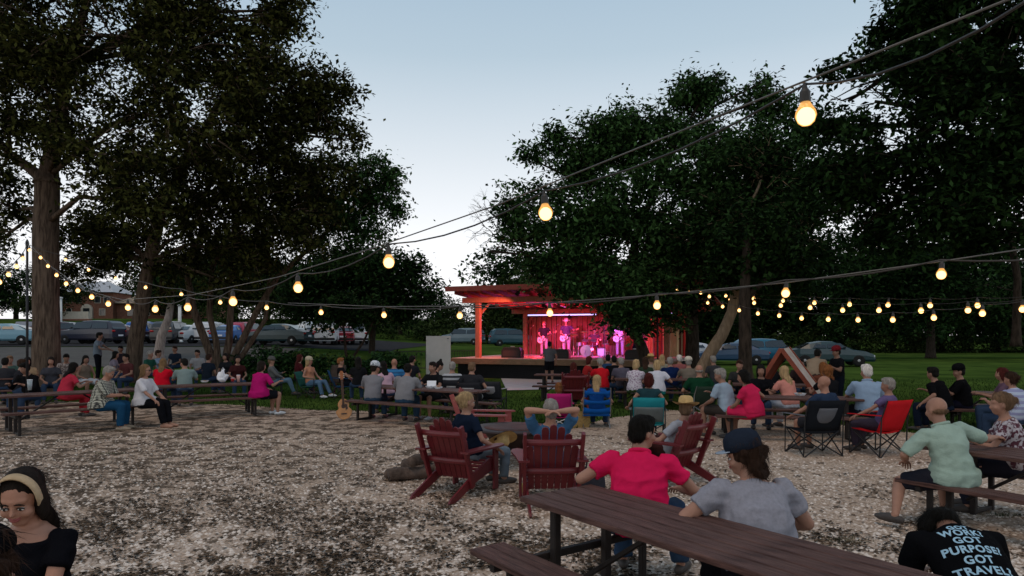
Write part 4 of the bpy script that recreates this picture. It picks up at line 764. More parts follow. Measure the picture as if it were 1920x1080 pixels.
# ------------------------------------------------------------------ cars
def paint(n, c): return mat('paint ' + n, c, .28, .06, 1, spec=.6)
M_glass = mat('car glass', (.02, .025, .03), .08, .1, 1, spec=.8); M_tyre = mat('tyre', (.015, .015, .015), .9, .1, 8); M_chrome = mat('wheel alloy', (.4, .4, .42), .35, .1, 8, metal=.8)
M_tail = mat('tail lamp', (.4, .01, .01), .2, .1, 3); M_head = mat('headlamp glass', (.6, .62, .65), .15, .05, 3, spec=.8)
CARS = {}
def car_proto(kind):
    L = {'sedan': 4.6, 'suv': 4.6, 'pickup': 5.4}[kind]; t = thing('parked_car', 'x', 'car')
    if kind == 'sedan': prof = [(-2.3, .55, .55), (-2.28, .9, .9), (-1.7, 1.0, 1.0), (-1.15, 1.0, 1.32), (-.55, 1.0, 1.43), (.1, .98, 1.42), (.6, .95, 1.25), (1.1, .93, .97), (1.8, .85, .86), (2.2, .7, .72), (2.3, .5, .5)]
    elif kind == 'suv': prof = [(-2.3, .6, .6), (-2.28, 1.05, 1.05), (-2.1, 1.08, 1.5), (-1.8, 1.08, 1.66), (-.6, 1.08, 1.70), (.2, 1.05, 1.66), (.75, 1.02, 1.4), (1.15, 1.0, 1.06), (1.85, .95, .97), (2.22, .8, .82), (2.3, .55, .55)]
    else: prof = [(-2.7, .6, .6), (-2.68, 1.02, 1.02), (-1.2, 1.03, 1.03), (-.9, 1.05, 1.1), (-.72, 1.05, 1.74), (.3, 1.05, 1.78), (.75, 1.04, 1.6), (1.25, 1.03, 1.1), (2.1, 1.0, 1.02), (2.6, .9, .92), (2.7, .6, .6)]
    mb = MB(); ring = []
    for x, zb, zt in prof:
        e = min(1, (2.36 + (L - 4.6) / 2 - abs(x)) / .3); w = .90 * (.86 + .14 * min(1, e)); roof = zt > zb + .15; wt = .66 if roof else w * .9; lo = .28
        pts = [(0, lo), (w * .9, lo), (w, lo + .12), (w * 1.01, (lo + zb) / 2 + .05), (w * .97, zb), (wt if roof else w * .9, zt - .03 if roof else zb + .005), (wt * .8, zt), (0, zt + .01)]
        ring.append([(x, y, z) for y, z in pts] + [(x, -y, z) for y, z in pts[-2:0:-1]])
    n = len(ring[0]); mb.add([p for r in ring for p in r], [(i * n + k, (i + 1) * n + k, (i + 1) * n + (k + 1) % n, i * n + (k + 1) % n) for i in range(len(ring) - 1) for k in range(n)] + [tuple(range(n)), tuple((len(ring) - 1) * n + k for k in range(n - 1, -1, -1))])
    obj('body', mb, paint('silver', (.4, .41, .42)), t)
    g = [p for p in prof if p[2] > p[1] + .15]; xa, xb = g[0][0], g[-1][0]; zr = max(p[2] for p in g); zb = g[0][1]
    for e in (-1, 1):
        segs = [(xa + .12, (xa + xb) / 2 - .04), ((xa + xb) / 2 + .04, xb - .02)]
        for a, b in segs:
            q = lambda x, f: (x, e * ((.885 + (.675 - .885) * f) + .006), zb + .05 + (zr - zb - .16) * f)
            sl = .28 if b == segs[1][1] else 0; sl2 = .22 if a == segs[0][0] else 0
            vs = [q(a, 0), q(b + sl * .6, 0), q(b - sl * .35, 1), q(a + sl2, 1)]; obj('side_window', MB().add(vs, [(0, 1, 2, 3) if e < 0 else (3, 2, 1, 0)]), M_glass, t)
        nm = [('headlight', prof[-2][0] + .03, prof[-2][1] - .12, M_head), ('tail_light', prof[1][0] - .012, prof[1][1] - .12, M_tail)]
        for nm_, x, z, mm in nm: obj(nm_, MB().ell((x, e * .66, z), (.09, .17, .08), 10, 6), mm, t, True)
        obj('mirror', MB().ell((xb + .05, e * .98, zb + .08), (.08, .1, .07), 8, 6), M_blk, t, True)
    fx = [p for p in prof if p[0] > xb][0]
    def screen(x0, z0, x1, z1, nm_):
        vs = [(x0, -.74, z0 + .02), (x0, .74, z0 + .02), (x1, .6, z1 - .03), (x1, -.6, z1 - .03)]; d = .03 if x0 > x1 else -.03; vs = [(x + d, y, z + .03) for x, y, z in vs]; obj(nm_, MB().add(vs, [(0, 1, 2, 3) if x0 > x1 else (3, 2, 1, 0)]), M_glass, t)
    top_f = [p for p in g if p[2] > zr - .08][-1]; top_b = [p for p in g if p[2] > zr - .12][0]; bk = [p for p in prof if p[0] < xa][-1]
    screen(fx[0], fx[2], top_f[0], top_f[2], 'windscreen'); screen(bk[0], bk[2], top_b[0], top_b[2], 'rear_window')
    for x in (-L / 2 + .85, L / 2 - .88):
        for e in (-1, 1):
            M = Matrix.Rotation(R(90), 3, 'X'); w = obj('wheel', MB().lathe([(.2, -.11), (.31, -.11), (.335, -.07), (.335, .07), (.31, .11), (.2, .11)], c=(x, e * .80, .335), n=20, M=M), M_tyre, t, True)
            obj('rim', MB().lathe([(.02, .115), (.19, .10), (.2, -.10), (.02, -.115)], c=(x, e * .80, .335), n=14, M=M), M_chrome, w)
    for nm_, x in (('front_bumper', L / 2 - .02), ('rear_bumper', -L / 2 + .02)): obj(nm_, MB().bar((x, -.8, .42), (x, .8, .42), .16, .1, side=(0, 0, 1)), M_blk, t)
    obj('number_plate', MB().box((-L / 2 - .04, 0, .62), (.015, .5, .12)), M_wht, t)
    return t
CK = {k: car_proto(k) for k in ('sedan', 'suv', 'pickup')}; CU = {k: False for k in CK}
def car(kind, px, Y, rz, pn, col, lab, grp='cars parked beyond the left lawn', s=1., cat='car'):
    if CU[kind]: o = copy_tree(CK[kind])
    else: o = CK[kind]; CU[kind] = True
    x = PX(px, Y); o.location = (x, Y, hgt(x, Y) + .03); o.rotation_euler = (0, 0, R(rz)); o['label'] = lab; o['group'] = grp; o['category'] = cat; o.scale = (s, s, s)
    b = [c for c in o.children if c.name.startswith('body')][0]; b.material_slots[0].link = 'OBJECT'; b.material_slots[0].material = paint(pn, col)
G2 = 'cars parked beyond the trees right of the stage'
car('sedan', 4, 47, 196, 'sky blue', (.16, .33, .42), 'light blue saloon, its nose toward the thin light pole by the thick trunk')
car('sedan', 68, 56, 200, 'night blue', (.02, .04, .09), 'dark blue saloon behind the light blue one')
car('suv', 128, 54, 10, 'maroon dark', (.045, .012, .022), 'dark maroon estate between the thick trunk and the standing man')
car('suv', 172, 50, 172, 'ink', (.02, .022, .04), 'black four-wheel drive behind the standing man in the grey shirt')
car('sedan', 215, 51, 185, 'plum', (.05, .014, .03), 'plum saloon touching the leaning trunk from the left')
car('pickup', 205, 66, 12, 'white', (.62, .63, .64), 'white pickup truck towering behind the dark cars', cat='pickup truck')
car('suv', 272, 54, 100, 'azure', (.01, .09, .34), 'azure blue hatchback tail-on beside the leaning trunk')
car('sedan', 245, 62, 5, 'pale', (.45, .5, .53), 'pale saloon in the second row, beyond the plum one')
car('suv', 325, 53, 95, 'charcoal', (.03, .033, .035), 'charcoal four-wheel drive right of the pale forked trunk')
car('sedan', 362, 54, 80, 'white b', (.55, .57, .58), 'white saloon left of the many-stemmed tree')
car('suv', 398, 55, 92, 'white c', (.6, .6, .6), 'white four-wheel drive seen between the stems of the fanning tree')
car('sedan', 436, 54, 88, 'cobalt', (.01, .12, .38), 'cobalt blue saloon seen through the stems of the fanning tree')
car('suv', 462, 56, 85, 'signal red', (.40, .02, .05), 'bright red four-wheel drive right of the cobalt saloon')
car('sedan', 520, 46.5, 172, 'petrol', (.018, .05, .062), 'dark petrol-coloured saloon above the shrubs')
car('sedan', 545, 55, 160, 'silver b', (.42, .46, .47), 'silver saloon directly behind the dark petrol one')
car('suv', 580, 54, 120, 'silver c', (.48, .52, .53), 'silver hatchback between the silver saloon and the white van-like car')
car('suv', 612, 52, 100, 'white d', (.66, .66, .66), 'boxy white four-wheel drive with a dark rear window')
car('sedan', 642, 55, 105, 'cherry', (.30, .015, .03), 'cherry red saloon next to the boxy white four-wheel drive')
car('pickup', 664, 58, 110, 'white e', (.62, .62, .6), 'small white pickup at the right end of the row', cat='pickup truck')
car('sedan', 300, 63, 5, 'sand', (.4, .38, .34), 'sand-coloured saloon in the back row beyond the azure hatchback')
car('sedan', 480, 64, 8, 'grey f', (.22, .24, .25), 'grey saloon in the back row beyond the bright red car')
car('sedan', 40, 66, 15, 'ash', (.3, .33, .36), 'ash grey saloon in the back row beyond the light blue one')
car('suv', 866, 70, 170, 'ice', (.13, .18, .21), 'pale blue car behind the black railing', 'cars parked behind the stage')
car('suv', 962, 66, 10, 'teal dark', (.01, .06, .09), 'dark teal four-wheel drive seen under the stage roof', 'cars parked behind the stage')
car('sedan', 1290, 49, 178, 'white g', (.55, .57, .6), 'white saloon between the upright black trunk and the cream shed', G2)
car('sedan', 1370, 45, 172, 'marine', (.008, .05, .12), 'marine blue saloon behind the warm-lit leaning trunk', G2)
car('suv', 1440, 46, 8, 'lagoon', (.01, .13, .22), 'lagoon blue four-wheel drive left of the a-frame board', G2)
car('sedan', 1553, 43, -12, 'deep green', (.012, .045, .055), 'dark glossy saloon pointing its pale headlamps toward the open lawn', G2, 1.08)
M_hl = mat('lit headlamp', (1, 1, 1), .3, 0, 1, emis=(1, .93, .85), es=14)
# ------------------------------------------------------------------ far building, poles
M_brick = mat('red brick wall', (.20, .085, .055), .9, .25, 3, .3, 20); M_rf = mat('pale metal roof', (.42, .42, .44), .6, .08, 2)
bx, by = PX(215, 132), 132; t = thing('brick_building', 'long two-storey red brick building with a pale roof beyond the car park', 'building', (bx, by, hgt(bx, by)), 6)
obj('wall', MB().box((-3, 0, 2.2), (9, 8, 5.4)), M_brick, t); obj('wall', MB().box((10.5, 1, 1.2), (18, 7, 3.4)), M_brick, t)
obj('roof', MB().add([(-8, -5, 4.9), (2, -5, 4.9), (2, 5, 4.9), (-8, 5, 4.9), (-5, 0, 7.2), (-1, 0, 7.2)], [(0, 1, 5, 4), (1, 2, 5), (2, 3, 4, 5), (3, 0, 4)]), M_rf, t)
obj('roof', MB().add([(1.4, -3.6, 2.9), (20, -3.6, 2.9), (20, 5.4, 2.9), (1.4, 5.4, 2.9), (3.5, 1, 4.6), (18, 1, 4.6)], [(0, 1, 5, 4), (1, 2, 5), (2, 3, 4, 5), (3, 0, 4)]), mat('tan shingle roof', (.3, .22, .15), .8, .2, 4), t)
M_trim = mat('cream trim', (.5, .45, .38), .7, .1, 3)
for x, z in ((-6.3, 3.5), (-4.6, 3.5), (-1.2, 3.5), (.4, 3.5), (-6.3, 1.2), (-.4, 1.2), (4, 1.2), (7, 1.2), (10, 1.2), (13, 1.2), (16, 1.2)):
    yf = -4.0 if x < 2 else -2.5; w = obj('window', MB().box((x, yf - .03, z), (1.1, .1, 1.3)), M_trim, t); obj('pane', MB().box((x, yf - .09, z), (.9, .04, 1.1)), M_glass, w)
d_ = obj('entrance', MB().prism([(-1, -.4), (1, -.4), (1, 1.9), (.6, 2.5), (0, 2.7), (-.6, 2.5), (-1, 1.9)], .5, c=(-3, -4.2, 0)), M_trim, t); obj('door', MB().box((-3, -4.5, .8), (1.1, .1, 2.2)), M_glass, d_)
t2 = thing('low_wall_sign', 'low white monument sign on the grass before the brick building', 'sign', (PX(135, 110), 110, hgt(PX(135, 110), 110))); obj('panel', MB().box((0, 0, .7), (5.5, .4, 1.5)), M_trim, t2); obj('base', MB().box((0, 0, .05), (6, .7, .4)), M_brick, t2)
def pole(px, Y, ztop, r, lab, m, nm='light_pole', cat='pole', lamp=True):
    x = PX(px, Y); z0 = hgt(x, Y); t = thing(nm, lab, cat, (x, Y, z0)); h = ztop - z0; obj('shaft', MB().tube([(0, 0, 0), (0, 0, h)], [r * 1.2, r], 10), m, t, True)
    obj('base', MB().lathe([(r * 2.2, 0), (r * 2.2, .12), (r * 1.3, .2)], n=12), m, t); obj('cap', MB().lathe([(r, h), (r * 1.5, h + .02), (r * 1.5, h + .1), (.01, h + .16)], n=12), m, t); return t
M_pw = mat('white pole paint', (.6, .6, .58), .5, .08, 3)
pole(113, 62, 5.3, .14, 'white pole rising right beside the thick trunk', M_pw); pole(337, 62, 4.6, .13, 'white pole between the pale forked trunk and the fanning tree', M_pw); pole(395, 70, 5.4, .1, 'thin white pole seen in the sky gap of the fanning tree', M_pw)
pole(51, 15.6, 3.95, .024, 'thin dark post carrying the string lights left of the thick trunk', M_blk, 'string_light_post', 'post')
pole(1233, 23, 2.6, .03, 'thin dark post below the string light in front of the cream curtains', M_blk, 'string_light_post', 'post')
t = tree('pale forked trunk leaning behind the picnic table with the grey-shirted man', [T((297, 668, 38, .26), (303, 630, 38, .24), (315, 600, 38, .2), (322, 560, 38, .16))], [B(330, 540, 38, 30), B(290, 530, 38, 36)], 3500, .25, M_leafC, mat('pale bark', (.22, .17, .15), .9, 0, 5, .8, 20, .1, col2=(.42, .35, .31), stretch=(3, 3, .6)), sig=.4)
# a car arriving with its headlights on, beyond the thin post
x = PX(50, 80); t = thing('arriving_car', 'distant car with lit white headlights on the far drive', 'car', (x, 80, hgt(x, 80)), -70)
obj('body', MB().prism([(-2.2, .3), (2.2, .3), (2.25, .8), (1.2, .95), (.6, 1.4), (-1.3, 1.45), (-2.1, 1.0), (-2.25, .7)], 1.75), paint('grey g', (.2, .2, .22)), t)
for e in (-1, 1): obj('headlight', MB().ell((2.25, e * .65, .7), (.08, .2, .12)), M_hl, t, True); obj('wheel', MB().lathe([(.05, -.12), (.33, -.12), (.33, .12), (.05, .12)], c=(1.4, e * .8, .33), n=14, M=Matrix.Rotation(R(90), 3, 'X')), M_tyre, t); obj('wheel', MB().lathe([(.05, -.12), (.33, -.12), (.33, .12), (.05, .12)], c=(-1.4, e * .8, .33), n=14, M=Matrix.Rotation(R(90), 3, 'X')), M_tyre, t)
# ------------------------------------------------------------------ string lights
M_core = mat('glowing filament', (1, .8, .5), .4, 0, 1, emis=(1, .66, .34), es=5.5)
M_bulb = bpy.data.materials.new('amber bulb glass'); M_bulb.use_nodes = True; _n = M_bulb.node_tree.nodes; _l = M_bulb.node_tree.links; _n.remove(_n['Principled BSDF'])
_e = _n.new('ShaderNodeEmission'); _e.inputs[0].default_value = (1, .50, .15, 1); _e.inputs[1].default_value = 1.5; _t = _n.new('ShaderNodeBsdfTransparent'); _t.inputs[0].default_value = (1, .86, .62, 1); _m = _n.new('ShaderNodeMixShader'); _m.inputs[0].default_value = .45
_l.new(_t.outputs[0], _m.inputs[1]); _l.new(_e.outputs[0], _m.inputs[2]); _l.new(_m.outputs[0], _n['Material Output'].inputs[0]); M_cord = mat('black cord', (.03, .024, .02), .5, .2, 6, spec=.5); M_wire = mat('steel guy wire', (.10, .09, .08), .4, .1, 6, spec=.5)
def catenary(a, b, sag, n=8):
    a = Vector(a); b = Vector(b); return [a.lerp(b, i / n) - Vector((0, 0, sag * 4 * (i / n) * (1 - i / n))) for i in range(n + 1)]
def string(lab, bulbs, d=.060, pre=None, post=None, guy=None, cr=.0036, sag=.05, tilt=None):
    P3 = [PP(x, y, Y) for x, y, Y in bulbs]; b0 = P3[0]; t = thing('string_light', lab, 'string lights', b0, 0, 'bulb string lights hung over the gathering')
    k = d / .068; top = [p + Vector((0, 0, .105 * k)) for p in P3]
    ends = ([PP(*pre)] if pre else []) + top + ([PP(*post)] if post else []); mb = MB()
    path = []
    for a, b in zip(ends, ends[1:]): path += catenary(a - b0, b - b0, -sag * .5 if False else sag * .35, 5)[:-1]
    path.append(ends[-1] - b0); obj('cord', mb.tube(path, cr, 6), M_cord, t, True)
    bm_ = bpy.data.meshes.new('bulb'); q = MB().lathe([(.001, -.034 * k), (.014 * k, -.032 * k), (.026 * k, -.022 * k), (.034 * k, 0), (.031 * k, .016 * k), (.02 * k, .034 * k), (.014 * k, .046 * k), (.001, .048 * k)], n=16); bm_.from_pydata(q.v, [], q.f); bm_.materials.append(M_bulb); bm_.polygons.foreach_set('use_smooth', [True] * len(bm_.polygons))
    sm_ = bpy.data.meshes.new('socket'); q = MB().lathe([(.014 * k, .044 * k), (.018 * k, .046 * k), (.017 * k, .078 * k), (.010 * k, .088 * k), (.004 * k, .108 * k)], n=10); sm_.from_pydata(q.v, [], q.f); sm_.materials.append(M_cord)
    cm_ = bpy.data.meshes.new('filament'); q = MB().ell((0, 0, -.002 * k), (.0288 * k, .0288 * k, .0295 * k), 14, 10); cm_.from_pydata(q.v, [], q.f); cm_.materials.append(M_core); cm_.polygons.foreach_set('use_smooth', [True] * len(cm_.polygons))
    for p in P3:
        b = obj('bulb', bm_, None, t); b.location = p - b0; s = obj('socket', sm_, None, b); obj('filament', cm_, None, b); b.rotation_euler = (rf.uniform(-.08, .08), rf.uniform(-.08, .08), 0)
    if guy:
        g = [PP(*a) for a in guy]; w = thing('guy_wire', 'thin steel guy wire running just above ' + lab.split(',')[0], 'wire', g[0], 0, 'guy wires of the string lights'); obj('strand', MB().tube([a - g[0] for a in g], cr * .8, 6), M_wire, w, True)
string('string of bulbs swooping from overhead, the nearest and largest bulbs', [(1511, 217, 2.0), (1023, 400, 2.8), (729, 492, 3.45), (559, 540, 4.3), (437, 566, 5.0), (352, 577, 5.8), (291, 580, 6.6), (240, 577, 7.4), (203, 570, 8.2), (172, 557, 9.0), (146, 545, 9.8), (124, 532, 10.6), (106, 516, 11.4), (90, 499, 12.2), (76, 483, 13), (55, 469, 14.2)], pre=(1960, -20, 1.35), post=(51, 455, 15.6),
       guy=[(2000, -45, 1.32), (1360, 212, 2.15), (930, 385, 2.95), (700, 465, 3.5), (520, 520, 4.4), (360, 553, 5.7), (230, 562, 7.5), (160, 545, 9.4), (90, 495, 12.3), (51, 452, 15.6)], sag=.14)
string('string of bulbs crossing the whole view, low above the stage', [(1765, 515, 4.3), (1473, 550, 4.8), (1232, 573, 5.3), (1031, 587, 5.9), (862, 592, 6.7), (720, 591, 7.6), (602, 586, 8.5), (500, 577, 9.5), (413, 567, 10.5), (340, 552, 11.5), (273, 539, 12.5), (217, 522, 13.5), (166, 506, 14.5), (123, 487, 15.5)], d=.060, pre=(2100, 470, 4.0), post=(51, 458, 15.6),
       guy=[(2100, 440, 4.0), (1765, 490, 4.3), (1473, 530, 4.8), (1232, 553, 5.3), (1031, 568, 5.9), (862, 574, 6.7), (720, 575, 7.6), (540, 568, 9.1)], cr=.0065, sag=.08)
string('short string of bulbs falling left from the thin dark post, partly out of view', [(43, 485, 14.6), (31, 500, 13.8), (16, 515, 13), (-1, 529, 12.2)], d=.085, pre=(51, 458, 15.6), post=(-40, 560, 11), cr=.008)
string('lowest string of small bulbs across the dark trees on the lawn side', [(1327, 568, 20), (1355, 575, 19), (1386, 582, 18), (1421, 588, 17), (1461, 592, 16), (1503, 597, 15), (1553, 599, 14), (1609, 600, 13), (1674, 600, 12), (1751, 596, 11), (1842, 588, 10), (1955, 576, 9.2)], d=.09, pre=(1300, 560, 21), cr=.006, sag=.1)
string('middle string of small bulbs across the dark trees on the lawn side', [(1314, 549, 23), (1330, 556, 22), (1369, 562, 21), (1414, 568, 20), (1464, 573, 18.5), (1519, 577, 17), (1580, 582, 15.7), (1648, 582, 14.5), (1727, 583, 13.3), (1815, 582, 12.2), (1917, 580, 11.2)], d=.105, pre=(1296, 545, 24), post=(2000, 570, 10.5), cr=.006, sag=.1)
string('uppermost string of small bulbs across the dark trees on the lawn side', [(1270, 543, 25), (1292, 549, 24), (1361, 555, 22.5), (1413, 560, 21), (1468, 564, 19.5), (1527, 568, 18), (1593, 571, 16.7), (1665, 572, 15.5), (1744, 573, 14.3), (1833, 573, 13.2), (1935, 571, 12.2)], d=.105, pre=(1240, 538, 26), post=(2000, 565, 11.8), cr=.006, sag=.1)
# ------------------------------------------------------------------ people
STR = []; JOBS = []   # (object, voxel, wrinkle amplitude, extra MB joined after remeshing)
def blob(name, mb, m, parent, vox, amp=0., sc=9., extra=None, label=None):
    o = obj(name, mb, m, parent)
    md = o.modifiers.new('r', 'REMESH'); md.mode = 'VOXEL'; md.voxel_size = vox; md.use_smooth_shade = True
    ms = o.modifiers.new('s', 'SMOOTH'); ms.factor = .5; ms.iterations = 3 if vox > .012 else 4
    JOBS.append((o, amp, sc, extra)); return o
def flush():
    bpy.context.view_layer.update(); dg = bpy.context.evaluated_depsgraph_get()
    new = [bpy.data.meshes.new_from_object(o.evaluated_get(dg)) for o, *_ in JOBS]
    for (o, amp, sc, extra), me in zip(JOBS, new):
        old = o.data; o.modifiers.clear()
        n = len(me.vertices); co = np.empty(n * 3, np.float32); me.vertices.foreach_get('co', co); co = co.reshape(-1, 3)
        if amp:
            nr = np.empty(n * 3, np.float32); me.vertices.foreach_get('normal', nr); nr = nr.reshape(-1, 3)
            off = Vector((len(o.name) * 3.1, o.parent.location.x if o.parent else 0, 0))
            st = (1, 1, .22) if o.name.startswith('hair') else (.8, .8, 1.5)
            rid = (lambda q: .6 - 2.2 * abs(mnoise.noise(q))) if not o.name.startswith('hair') else None
            dsp = np.array([rid(Vector((c[0] * 5 + c[2] * 3, c[1] * 5, c[2] * 9 - c[0] * 3)) + off) * .9 + .5 * mnoise.noise(Vector(c) * 22 + off) for c in co]) if rid else np.array([mnoise.noise(Vector((c[0] * sc * st[0], c[1] * sc * st[1], c[2] * sc * st[2])) + off) + .5 * mnoise.noise(Vector((c[0] * sc * 2.3, c[1] * sc * 2.3, c[2] * sc * 2.3 * st[2])) + off) for c in co])
            co = co + nr * (dsp * amp)[:, None]; me.vertices.foreach_set('co', co.ravel()); me.update()
        if extra and extra.v:
            ps = [tuple(p.vertices) for p in me.polygons]; me2 = bpy.data.meshes.new(o.name)
            me2.from_pydata([tuple(c) for c in co] + extra.v, [], ps + [tuple(i + n for i in f) for f in extra.f]); me = me2
        mm = old.materials[0]; me.materials.clear(); me.materials.append(mm)
        me.polygons.foreach_set('use_smooth', [True] * len(me.polygons)); o.data = me; me.name = o.name
    rng = np.random.default_rng(3)
    for j, n, L, hc_, mh_, shrt, cut in STR:
        if not n: continue
        o = JOBS[j][0]; me = o.data; nv = len(me.vertices); co = np.empty(nv * 3, np.float32); nr = np.empty(nv * 3, np.float32); me.vertices.foreach_get('co', co); me.vertices.foreach_get('normal', nr); co = co.reshape(-1, 3); nr = nr.reshape(-1, 3)
        loc_ = (co - np.array(hc_)) @ np.array(mh_); ok_ = np.nonzero((loc_[:, 1] < (.0 if shrt else -.005) + cut) | ((loc_[:, 2] > .10) & (cut == 0)))[0]; i = rng.choice(ok_, n); p = co[i] + nr[i] * .001; q = nr[i]; dn_ = np.array([0, 0, -1.]) + rng.normal(0, .35, (n, 3)); t = dn_ - q * (dn_ * q).sum(1)[:, None]; t /= np.linalg.norm(t, axis=1)[:, None] + 1e-6
        ll = L * (.5 + rng.random(n))[:, None]; w = np.cross(t, q) * (.0011 if n > 500 else .002); m_ = p + t * ll * .5 + q * ll * .12; e_ = p + t * ll + q * ll * (.05 + .25 * rng.random(n))[:, None]
        v = np.stack([p - w, p + w, m_ + w, m_ - w, e_, e_ + w * .2], 1).reshape(-1, 3); b = (np.arange(n) * 6)[:, None]; f = np.concatenate([b + np.array([0, 1, 2, 3]), b + np.array([3, 2, 5, 4])])
        obj('strands', mesh_np('strands', v, quads=f), me.materials[0], o)
    STR.clear(); JOBS.clear()
def skin(k=1., red=0.):
    n = 'skin %.2f %.2f' % (k, red); return mat(n, (.36 * k, (.185 - .03 * red) * k, (.125 - .03 * red) * k), .55, .08, 6, .1, 90, .3)
def hairmat(n, c): return mat('hair ' + n, c, .7, 0, 9, .6, 130, .12, col2=tuple(min(1, x * 2.0) for x in c), stretch=(5, 5, .8))
HC = {'black': (.006, .005, .004), 'brown': (.025, .012, .007), 'dark': (.012, .008, .006), 'blonde': (.30, .20, .10), 'grey': (.20, .18, .16), 'white': (.5, .46, .42), 'ginger': (.16, .06, .02), 'light': (.13, .075, .035), 'dred': (.045, .008, .006), 'tan': (.12, .07, .04), 'bald': None}
def ik(S, T, l1, l2, pole):
    S = Vector(S); T = Vector(T); d = T - S; L = d.length
    if L > (l1 + l2) * .985: T = S + d.normalized() * (l1 + l2) * .985; d = T - S; L = d.length
    a = (l1 * l1 - l2 * l2 + L * L) / (2 * L); h = math.sqrt(max(0, l1 * l1 - a * a)); n = d.normalized(); p = Vector(pole); p = (p - n * p.dot(n))
    p = p.normalized() if p.length > 1e-5 else Vector((0, 0, -1)); return S + n * a + p * h, T
def fingers(mb, W_, d, pn, s, side, curl=.55, q=6):
    """five bent fingers off a palm; W_ wrist, d direction, pn palm normal"""
    d = d.normalized(); a = (Vector(pn) - d * Vector(pn).dot(d)).normalized(); w = d.cross(a).normalized()
    for k, (L, off) in enumerate(((.068, -.030), (.078, -.010), (.073, .010), (.058, .029))):
        p = W_ + d * .080 * s + w * off * s; dd = (d + w * off * 2).normalized(); c1 = curl * .5; p1 = p + (dd * math.cos(c1) + a * math.sin(c1)) * L * .5 * s; c2 = curl * 1.6
        p2 = p1 + (dd * math.cos(c2) + a * math.sin(c2)) * L * .5 * s; mb.tube([p - dd * .02 * s, p, p1, p2], [.0088 * s, .0092 * s, .0082 * s, .006 * s], q, dome=True)
    p = W_ + d * .03 * s - w * .028 * s * side; dd = (d * .7 - w * .8 * side + a * .25).normalized(); p1 = p + dd * .035 * s; p2 = p1 + (d * .9 - w * .2 * side + a * .5).normalized() * .03 * s
    mb.tube([p - dd * .01 * s, p, p1, p2], [.012 * s, .012 * s, .0105 * s, .0075 * s], q, dome=True)
def person(label, x, Y, rz, pose='sit', seat=.43, s=1., lean=6, side=0, twist=0, turn=0, pitch=4, roll=0, arms=('lap', 'lap'), poles=(None, None), legs=None, shirt=(.2, .2, .2), sleeve=.62, pants=(.03, .05, .09), pant='long', shoes=(.06, .05, .045), hair=('short', 'brown'), hat=None, sk=1., red=0., sex='m', fat=1., z0=None, vox=None, group=None, face=False, curl=.55, name='person', amp=None, hem=-.02, glasses=False, open_collar=False, collar=False):
    if isinstance(shirt, tuple): shirt = fabric('shirt %s' % (tuple(round(c, 3) for c in shirt),), shirt)
    if isinstance(pants, tuple): pants = fabric('trousers %s' % (tuple(round(c, 3) for c in pants),), pants)
    z0 = hgt(x, Y) if z0 is None else z0; far = Y > 18; vox = vox or (.011 if Y < 5.8 else .015 if Y < 10 else .02 if Y < 17 else .026); amp = amp if amp is not None else (.013 if Y < 8 else .007 if Y < 20 else 0)
    fem = sex == 'f'; sw = (.165 if fem else .188) * (1 + (fat - 1) * .35); M_s = skin(sk, red)
    pel = Vector((0, 0, seat + .095)) if pose == 'sit' else Vector((0, 0, .93)); la, sa = R(lean), R(side)
    u = Vector((math.sin(sa), math.sin(la), math.cos(la) * math.cos(sa))).normalized(); tw = R(twist); ax = Vector((math.cos(tw), math.sin(tw), 0)); ax = (ax - u * ax.dot(u)).normalized(); fw = u.cross(ax)
    if fw.y * math.cos(tw) - fw.x * math.sin(tw) < 0: fw = -fw
    px_ = Vector((1, 0, 0)); N = pel + u * .50
    hyaw = R(turn); hp = R(pitch); Mh = Matrix.Rotation(tw + hyaw, 3, 'Z') @ Matrix.Rotation(-hp, 3, 'X') @ Matrix.Rotation(R(roll), 3, 'Y')
    Hc = N + u * .056 + Mh @ Vector((0, .022, .098))
    f = fat; fd = 1 + (fat - 1) * 1.3
    hipw = .175 if fem else .165; waist = .135 if fem else .155
    bend = lambda k: pel + u * .50 * k + Vector((0, -.02 * math.sin(k * 3.1), 0))
    body = MB(); tors = [(-.10, hipw * .8 * f, .10 * fd), (0, hipw * f, .125 * fd), (.2, hipw * .97 * f, .12 * fd), (.42, waist * f, .105 * fd), (.62, (.15 if fem else .165) * (1 + (f - 1) * .7), .115 * (1 + (fd - 1) * .6)), (.80, sw * .97, .105), (.90, sw * .84, .09), (.96, sw * .56, .078), (1.01, .072, .068)]
    def tside(k): return px_.lerp(ax, min(1, max(0, k))).normalized()
    def torso(mb, infl, lo=-.10, hi=1.01, n=18):
        T_ = [t for t in tors if lo <= t[0] <= hi]; mb.tube([bend(t[0]) if t[0] > 0 else pel + Vector((0, 0, t[0] * .9)) for t in T_], [(t[1] + infl, t[2] + infl) for t in T_], n, side=[tside(t[0]) for t in T_])
    torso(body, 0)
    if fem:
        for e in (-1, 1): body.ell(bend(.66) + ax * e * .072 + fw * .07, (.062, .062, .06))
    neck_t = Hc + Mh @ Vector((0, -.018, -.07)); body.tube([N - u * .07, N + u * .015, neck_t], [.080 if not fem else .066, .062 if not fem else .050, .057 if not fem else .047], 12)
    hs = 1.05 if fem else 1.09
    E = lambda c, r: body.ell(Hc + Mh @ (Vector(c) * hs), tuple(q * hs for q in r), 14, 10, Mh)
    E((0, -.012, .03), (.074, .094, .088)); E((0, .012, -.035), (.058, .072, .068)); E((0, .040, -.078), (.034, .040, .030)); E((0, .052, .028), (.055, .036, .022))
    for e in (-1, 1): E((e * .076, -.008, -.012), (.010, .018, .030)); E((e * .038, .055, -.030), (.026, .028, .026))
